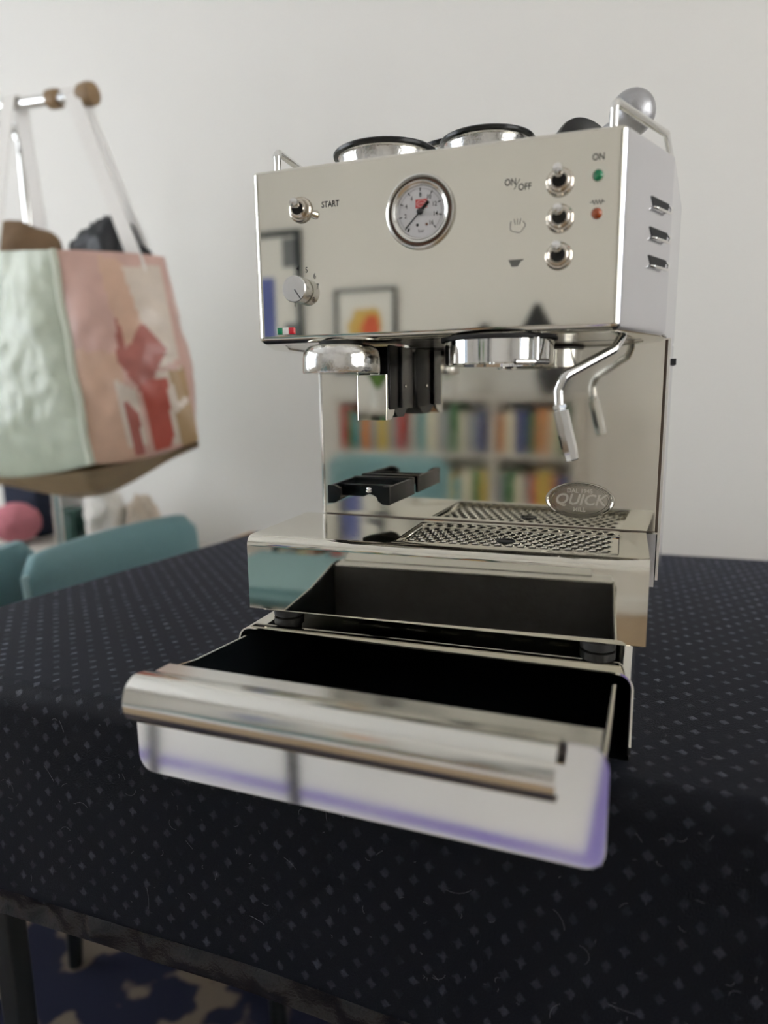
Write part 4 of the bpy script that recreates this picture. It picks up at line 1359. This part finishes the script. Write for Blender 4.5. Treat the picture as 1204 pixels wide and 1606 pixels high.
link('patterned_rug', box_mesh(-1.25, 1.2, -0.70, 0.66, FLOOR + 0.0005, FLOOR + 0.008, 0.003), None,
     rug_mat('blue_floral_rug', (0.0025, 0.0045, 0.026, 1), (0.17, 0.135, 0.10, 1), 11, 0.52, 0.57),  # both colours darkened to carry the shade under the table
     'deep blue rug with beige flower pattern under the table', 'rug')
WHITER = mat('white_wool_rug', (0.88, 0.86, 0.84, 1), 0.95, 0, 0.04, 60, bump=0.3, bump_scale=300)
PURPLE = mat('purple_rug_band', (0.26, 0.20, 0.62, 1), 0.95, 0, 0.1, 60)
rug = link('pale_rug', box_mesh(-1.85, 0.33, -2.15, -0.98, FLOOR + 0.0005, FLOOR + 0.010, 0.003), None, WHITER,
           'white wool rug with a purple border band in front of the bookcase', 'rug')
for x0, x1, y0, y1 in ((-1.75, 0.205, -1.185, -1.145), (-1.75, 0.205, -2.05, -2.01), (0.165, 0.205, -2.01, -1.185), (-1.75, -1.71, -2.01, -1.185)):
    link('border_band', box_mesh(x0, x1, y0, y1, FLOOR + 0.009, FLOOR + 0.0115), rug, PURPLE)

# ------------------------------------------------------------------ bookcase, books and pictures on the far wall (seen in the steel)
BX0, BX1, BYF, BYB = -1.32, -0.16, -2.33, -2.583
bc = thing('bookcase', 'low white bookcase full of colourful books', 'bookcase', ((BX0 + BX1) / 2, -2.46, FLOOR))
BZT = 0.15
for x in (BX0, -0.92, -0.54, BX1 - 0.02):
    link('side_panel', box_mesh(x, x + 0.02, BYB, BYF, FLOOR, BZT - 0.02, 0.001), bc, PALEWOOD)
SHZ = [FLOOR + 0.05, FLOOR + 0.345, FLOOR + 0.635]
for z in SHZ:
    for x0, x1 in ((BX0 + 0.02, -0.92), (-0.90, -0.54), (-0.52, BX1 - 0.02)):
        link('shelf', box_mesh(x0, x1, BYB, BYF - 0.005, z - 0.02, z, 0.001), bc, PALEWOOD)
link('top', box_mesh(BX0 - 0.01, BX1 + 0.01, BYB, BYF + 0.01, BZT - 0.02, BZT, 0.002), bc, PALEWOOD)
link('back_panel', box_mesh(BX0, BX1, BYB - 0.008, BYB, FLOOR + 0.02, BZT - 0.02), bc, PALEWOOD)
palette = [('red', (0.45, 0.02, 0.02)), ('navy blue', (0.02, 0.04, 0.16)), ('dark green', (0.02, 0.12, 0.03)), ('yellow', (0.50, 0.36, 0.06)),
           ('teal', (0.05, 0.25, 0.28)), ('orange', (0.48, 0.18, 0.05)), ('cream', (0.60, 0.54, 0.40)), ('grey', (0.25, 0.26, 0.27))]
SHELFN = ['bottom', 'middle', 'upper']
PAPER = mat('book_pages', (0.72, 0.68, 0.58, 1), 0.9, 0, 0.05, 80)
rb = random.Random(11)
SEEN = {}
for si, z in enumerate(SHZ):
    for bi, (x0, x1) in enumerate(((BX0 + 0.024, -0.924), (-0.896, -0.544), (-0.516, BX1 - 0.024))):
        x = x0
        k = rb.randrange(8)
        row = []
        while True:
            w = rb.uniform(0.026, 0.058)
            if x + w > x1:
                break
            k = (k + rb.choice((1, 2, 3, 4))) % 8
            row.append((x, w, palette[k], rb.uniform(0.17, 0.225), rb.uniform(0.14, 0.19)))
            x += w + 0.001
        for q, (x, w, (cn, cc), h, dp) in enumerate(row):
            m_ = mat('book_cover_' + cn.replace(' ', '_'), (*cc, 1), 0.5, 0, 0.1, 30)
            y1 = BYF - 0.02; y0 = y1 - dp
            sz = 'thick ' if w > 0.045 else ('slim ' if w < 0.034 else '')
            if 0 < q < len(row) - 1:
                pos = 'between a %s and a %s book' % (row[q - 1][2][0], row[q + 1][2][0])
            else:
                pos = 'at the row end beside a %s book' % (row[1 if q == 0 else q - 1][2][0])
            lb = '%s%s book %s, %s bookcase shelf' % (sz, cn, pos, SHELFN[si])
            if lb in SEEN:
                lb = 'taller ' + lb if h > SEEN[lb] else 'shorter ' + lb
            SEEN[lb] = h
            bk = link('book', box_mesh(x, x + w - 0.0015, y0, y1, z + 0.0005, z + h, 0.0015, 2), None, m_, lb, 'book',
                      'books on the %s shelf' % SHELFN[si])
            link('pages', box_mesh(x + 0.003, x + w - 0.0045, y0 + 0.002, y1 - 0.004, z + h - 0.004, z + h + 0.0002), bk, PAPER)

FOLI = mat('plant_green', (0.12, 0.24, 0.05, 1), 0.6, 0, 0.3, 40)
POTM = mat('white_glazed_pot', (0.70, 0.70, 0.68, 1), 0.3, 0, 0.04, 30)
def plant(x, label, n, hgt, seed):
    r = thing('potted_plant', label, 'plant', (x, -2.45, BZT))
    link('pot', lathe_mesh([(0, 0.0005), (0.04, 0.0005), (0.055, 0.08), (0.057, 0.09), (0.05, 0.09), (0.048, 0.075), (0, 0.075)], (x, -2.45, BZT), (0, 0, 1), 24), r, POTM)
    rn = random.Random(seed)
    for k in range(n):
        a = rn.uniform(0, 2 * PI); L = hgt * rn.uniform(0.7, 1.1); sp = rn.uniform(0.3, 0.8)
        bm = bmesh.new()
        prev = None
        for s in range(7):
            f = s / 6
            rr_ = L * sp * f; zz = BZT + 0.075 + L * (f - 0.35 * f * f)
            c = Vector((x + rr_ * math.cos(a), -2.45 + 0.5 * rr_ * math.sin(a), zz))
            wv = Vector((-math.sin(a), math.cos(a) * 0.5, 0)) * (0.028 * math.sin(PI * (0.08 + 0.9 * f)))
            cur = [bm.verts.new(c - wv), bm.verts.new(c + Vector((0, 0, -0.004))), bm.verts.new(c + wv)]
            if prev:
                bm.faces.new((prev[0], prev[1], cur[1], cur[0])); bm.faces.new((prev[1], prev[2], cur[2], cur[1]))
            prev = cur
        link('leaf', to_mesh(bm, smooth=180), r, FOLI)
    return r
plant(-1.22, 'bushy green plant in a white pot on the bookcase', 18, 0.24, 4)
plant(-0.78, 'smaller green plant in a white pot on the bookcase', 16, 0.20, 8)
VASE = mat('black_ceramic', (0.01, 0.012, 0.014, 1), 0.3, 0, 0.1, 20)
def vase(x, h, label):
    link('vase', lathe_mesh([(0, 0.0005), (0.05, 0.0005), (0.075, h * 0.25), (0.06, h * 0.6), (0.022, h * 0.93), (0.026, h), (0.018, h), (0.015, h * 0.9), (0, h * 0.85)], (x, -2.45, BZT), (0, 0, 1), 28), None, VASE, label, 'vase')
vase(-0.29, 0.34, 'black ceramic vase at the end of the bookcase')
lampo = thing('floor_lamp', 'floor lamp with a black cone shade beside the bookcase', 'lamp', (-0.09, -2.42, FLOOR))
link('base', lathe_mesh([(0, 0.0005), (0.10, 0.0005), (0.105, 0.006), (0.10, 0.014), (0.012, 0.02), (0, 0.02)], (-0.075, -2.43, FLOOR), (0, 0, 1), 28), lampo, MATS['white_frame_paint'])
link('pole', tube_mesh([(-0.075, -2.43, FLOOR + 0.018), (-0.075, -2.43, 0.54)], 0.008, 12), lampo, MATS['white_frame_paint'])
link('shade', lathe_mesh([(0.10, 0.40), (0.012, 0.56), (0.0, 0.562), (0.010, 0.555), (0.096, 0.40)], (-0.075, -2.43, 0), (0, 0, 1), 32), lampo, VASE)

DFRAME = mat('dark_green_black_frame', (0.018, 0.028, 0.032, 1), 0.4, 0, 0.1, 20)
MOUNT = mat('white_picture_mount', (0.82, 0.81, 0.77, 1), 0.7, 0, 0.02, 20)
YEL = mat('yellow_paint', (0.70, 0.46, 0.11, 1), 0.7, 0, 0.2, 30)
ORR = mat('orange_red_paint', (0.72, 0.12, 0.05, 1), 0.7, 0, 0.2, 30)
BLU = mat('blue_violet_print', (0.10, 0.13, 0.40, 1), 0.6, 0, 0.1, 20)
GRY = mat('grey_print', (0.18, 0.19, 0.20, 1), 0.6, 0, 0.3, 40)


def picture(name, x0, x1, z0, z1, fw, label):
    r = thing(name, label, 'picture', ((x0 + x1) / 2, YF, z0))
    y0, y1 = YF, YF + 0.022
    for a, b, c, d in ((x0, x1, z0, z0 + fw), (x0, x1, z1 - fw, z1), (x0, x0 + fw, z0 + fw, z1 - fw), (x1 - fw, x1, z0 + fw, z1 - fw)):
        link('frame_bar', box_mesh(a, b, y0, y1, c, d, 0.002), r, DFRAME)
    link('sheet', box_mesh(x0 + fw, x1 - fw, y0, y0 + 0.010, z0 + fw, z1 - fw), r, MOUNT)
    return r


def blot(parent, cx, cz, rx, rz, m, y, seed):
    bm = bmesh.new()
    vs = []
    for k in range(36):
        a = 2 * PI * k / 36
        f = 1 + 0.35 * noise.noise((math.cos(a) * 1.6, math.sin(a) * 1.6, seed))
        vs.append(bm.verts.new((cx + rx * f * math.cos(a), y, cz + rz * f * math.sin(a))))
    bm.faces.new(vs[::-1])
    link('painted_shape', to_mesh(bm), parent, m)


pc = picture('framed_picture', -1.010, -0.715, 0.32, 0.685, 0.014, 'framed abstract painting of yellow and orange-red shapes')
blot(pc, -0.86, 0.515, 0.085, 0.085, YEL, YF + 0.0105, 1)
blot(pc, -0.835, 0.50, 0.048, 0.065, ORR, YF + 0.011, 6)
pw = picture('framed_poster', -1.45, -1.175, 0.26, 0.965, 0.026, 'tall dark-framed white poster with blue and grey blocks')
link('printed_block', box_mesh(-1.42, -1.315, YF + 0.010, YF + 0.0108, 0.29, 0.76), pw, BLU)
link('printed_block', box_mesh(-1.27, -1.205, YF + 0.010, YF + 0.0108, 0.80, 0.93), pw, GRY)
link('printed_block', box_mesh(-1.27, -1.205, YF + 0.010, YF + 0.0108, 0.44, 0.55), pw, GRY)
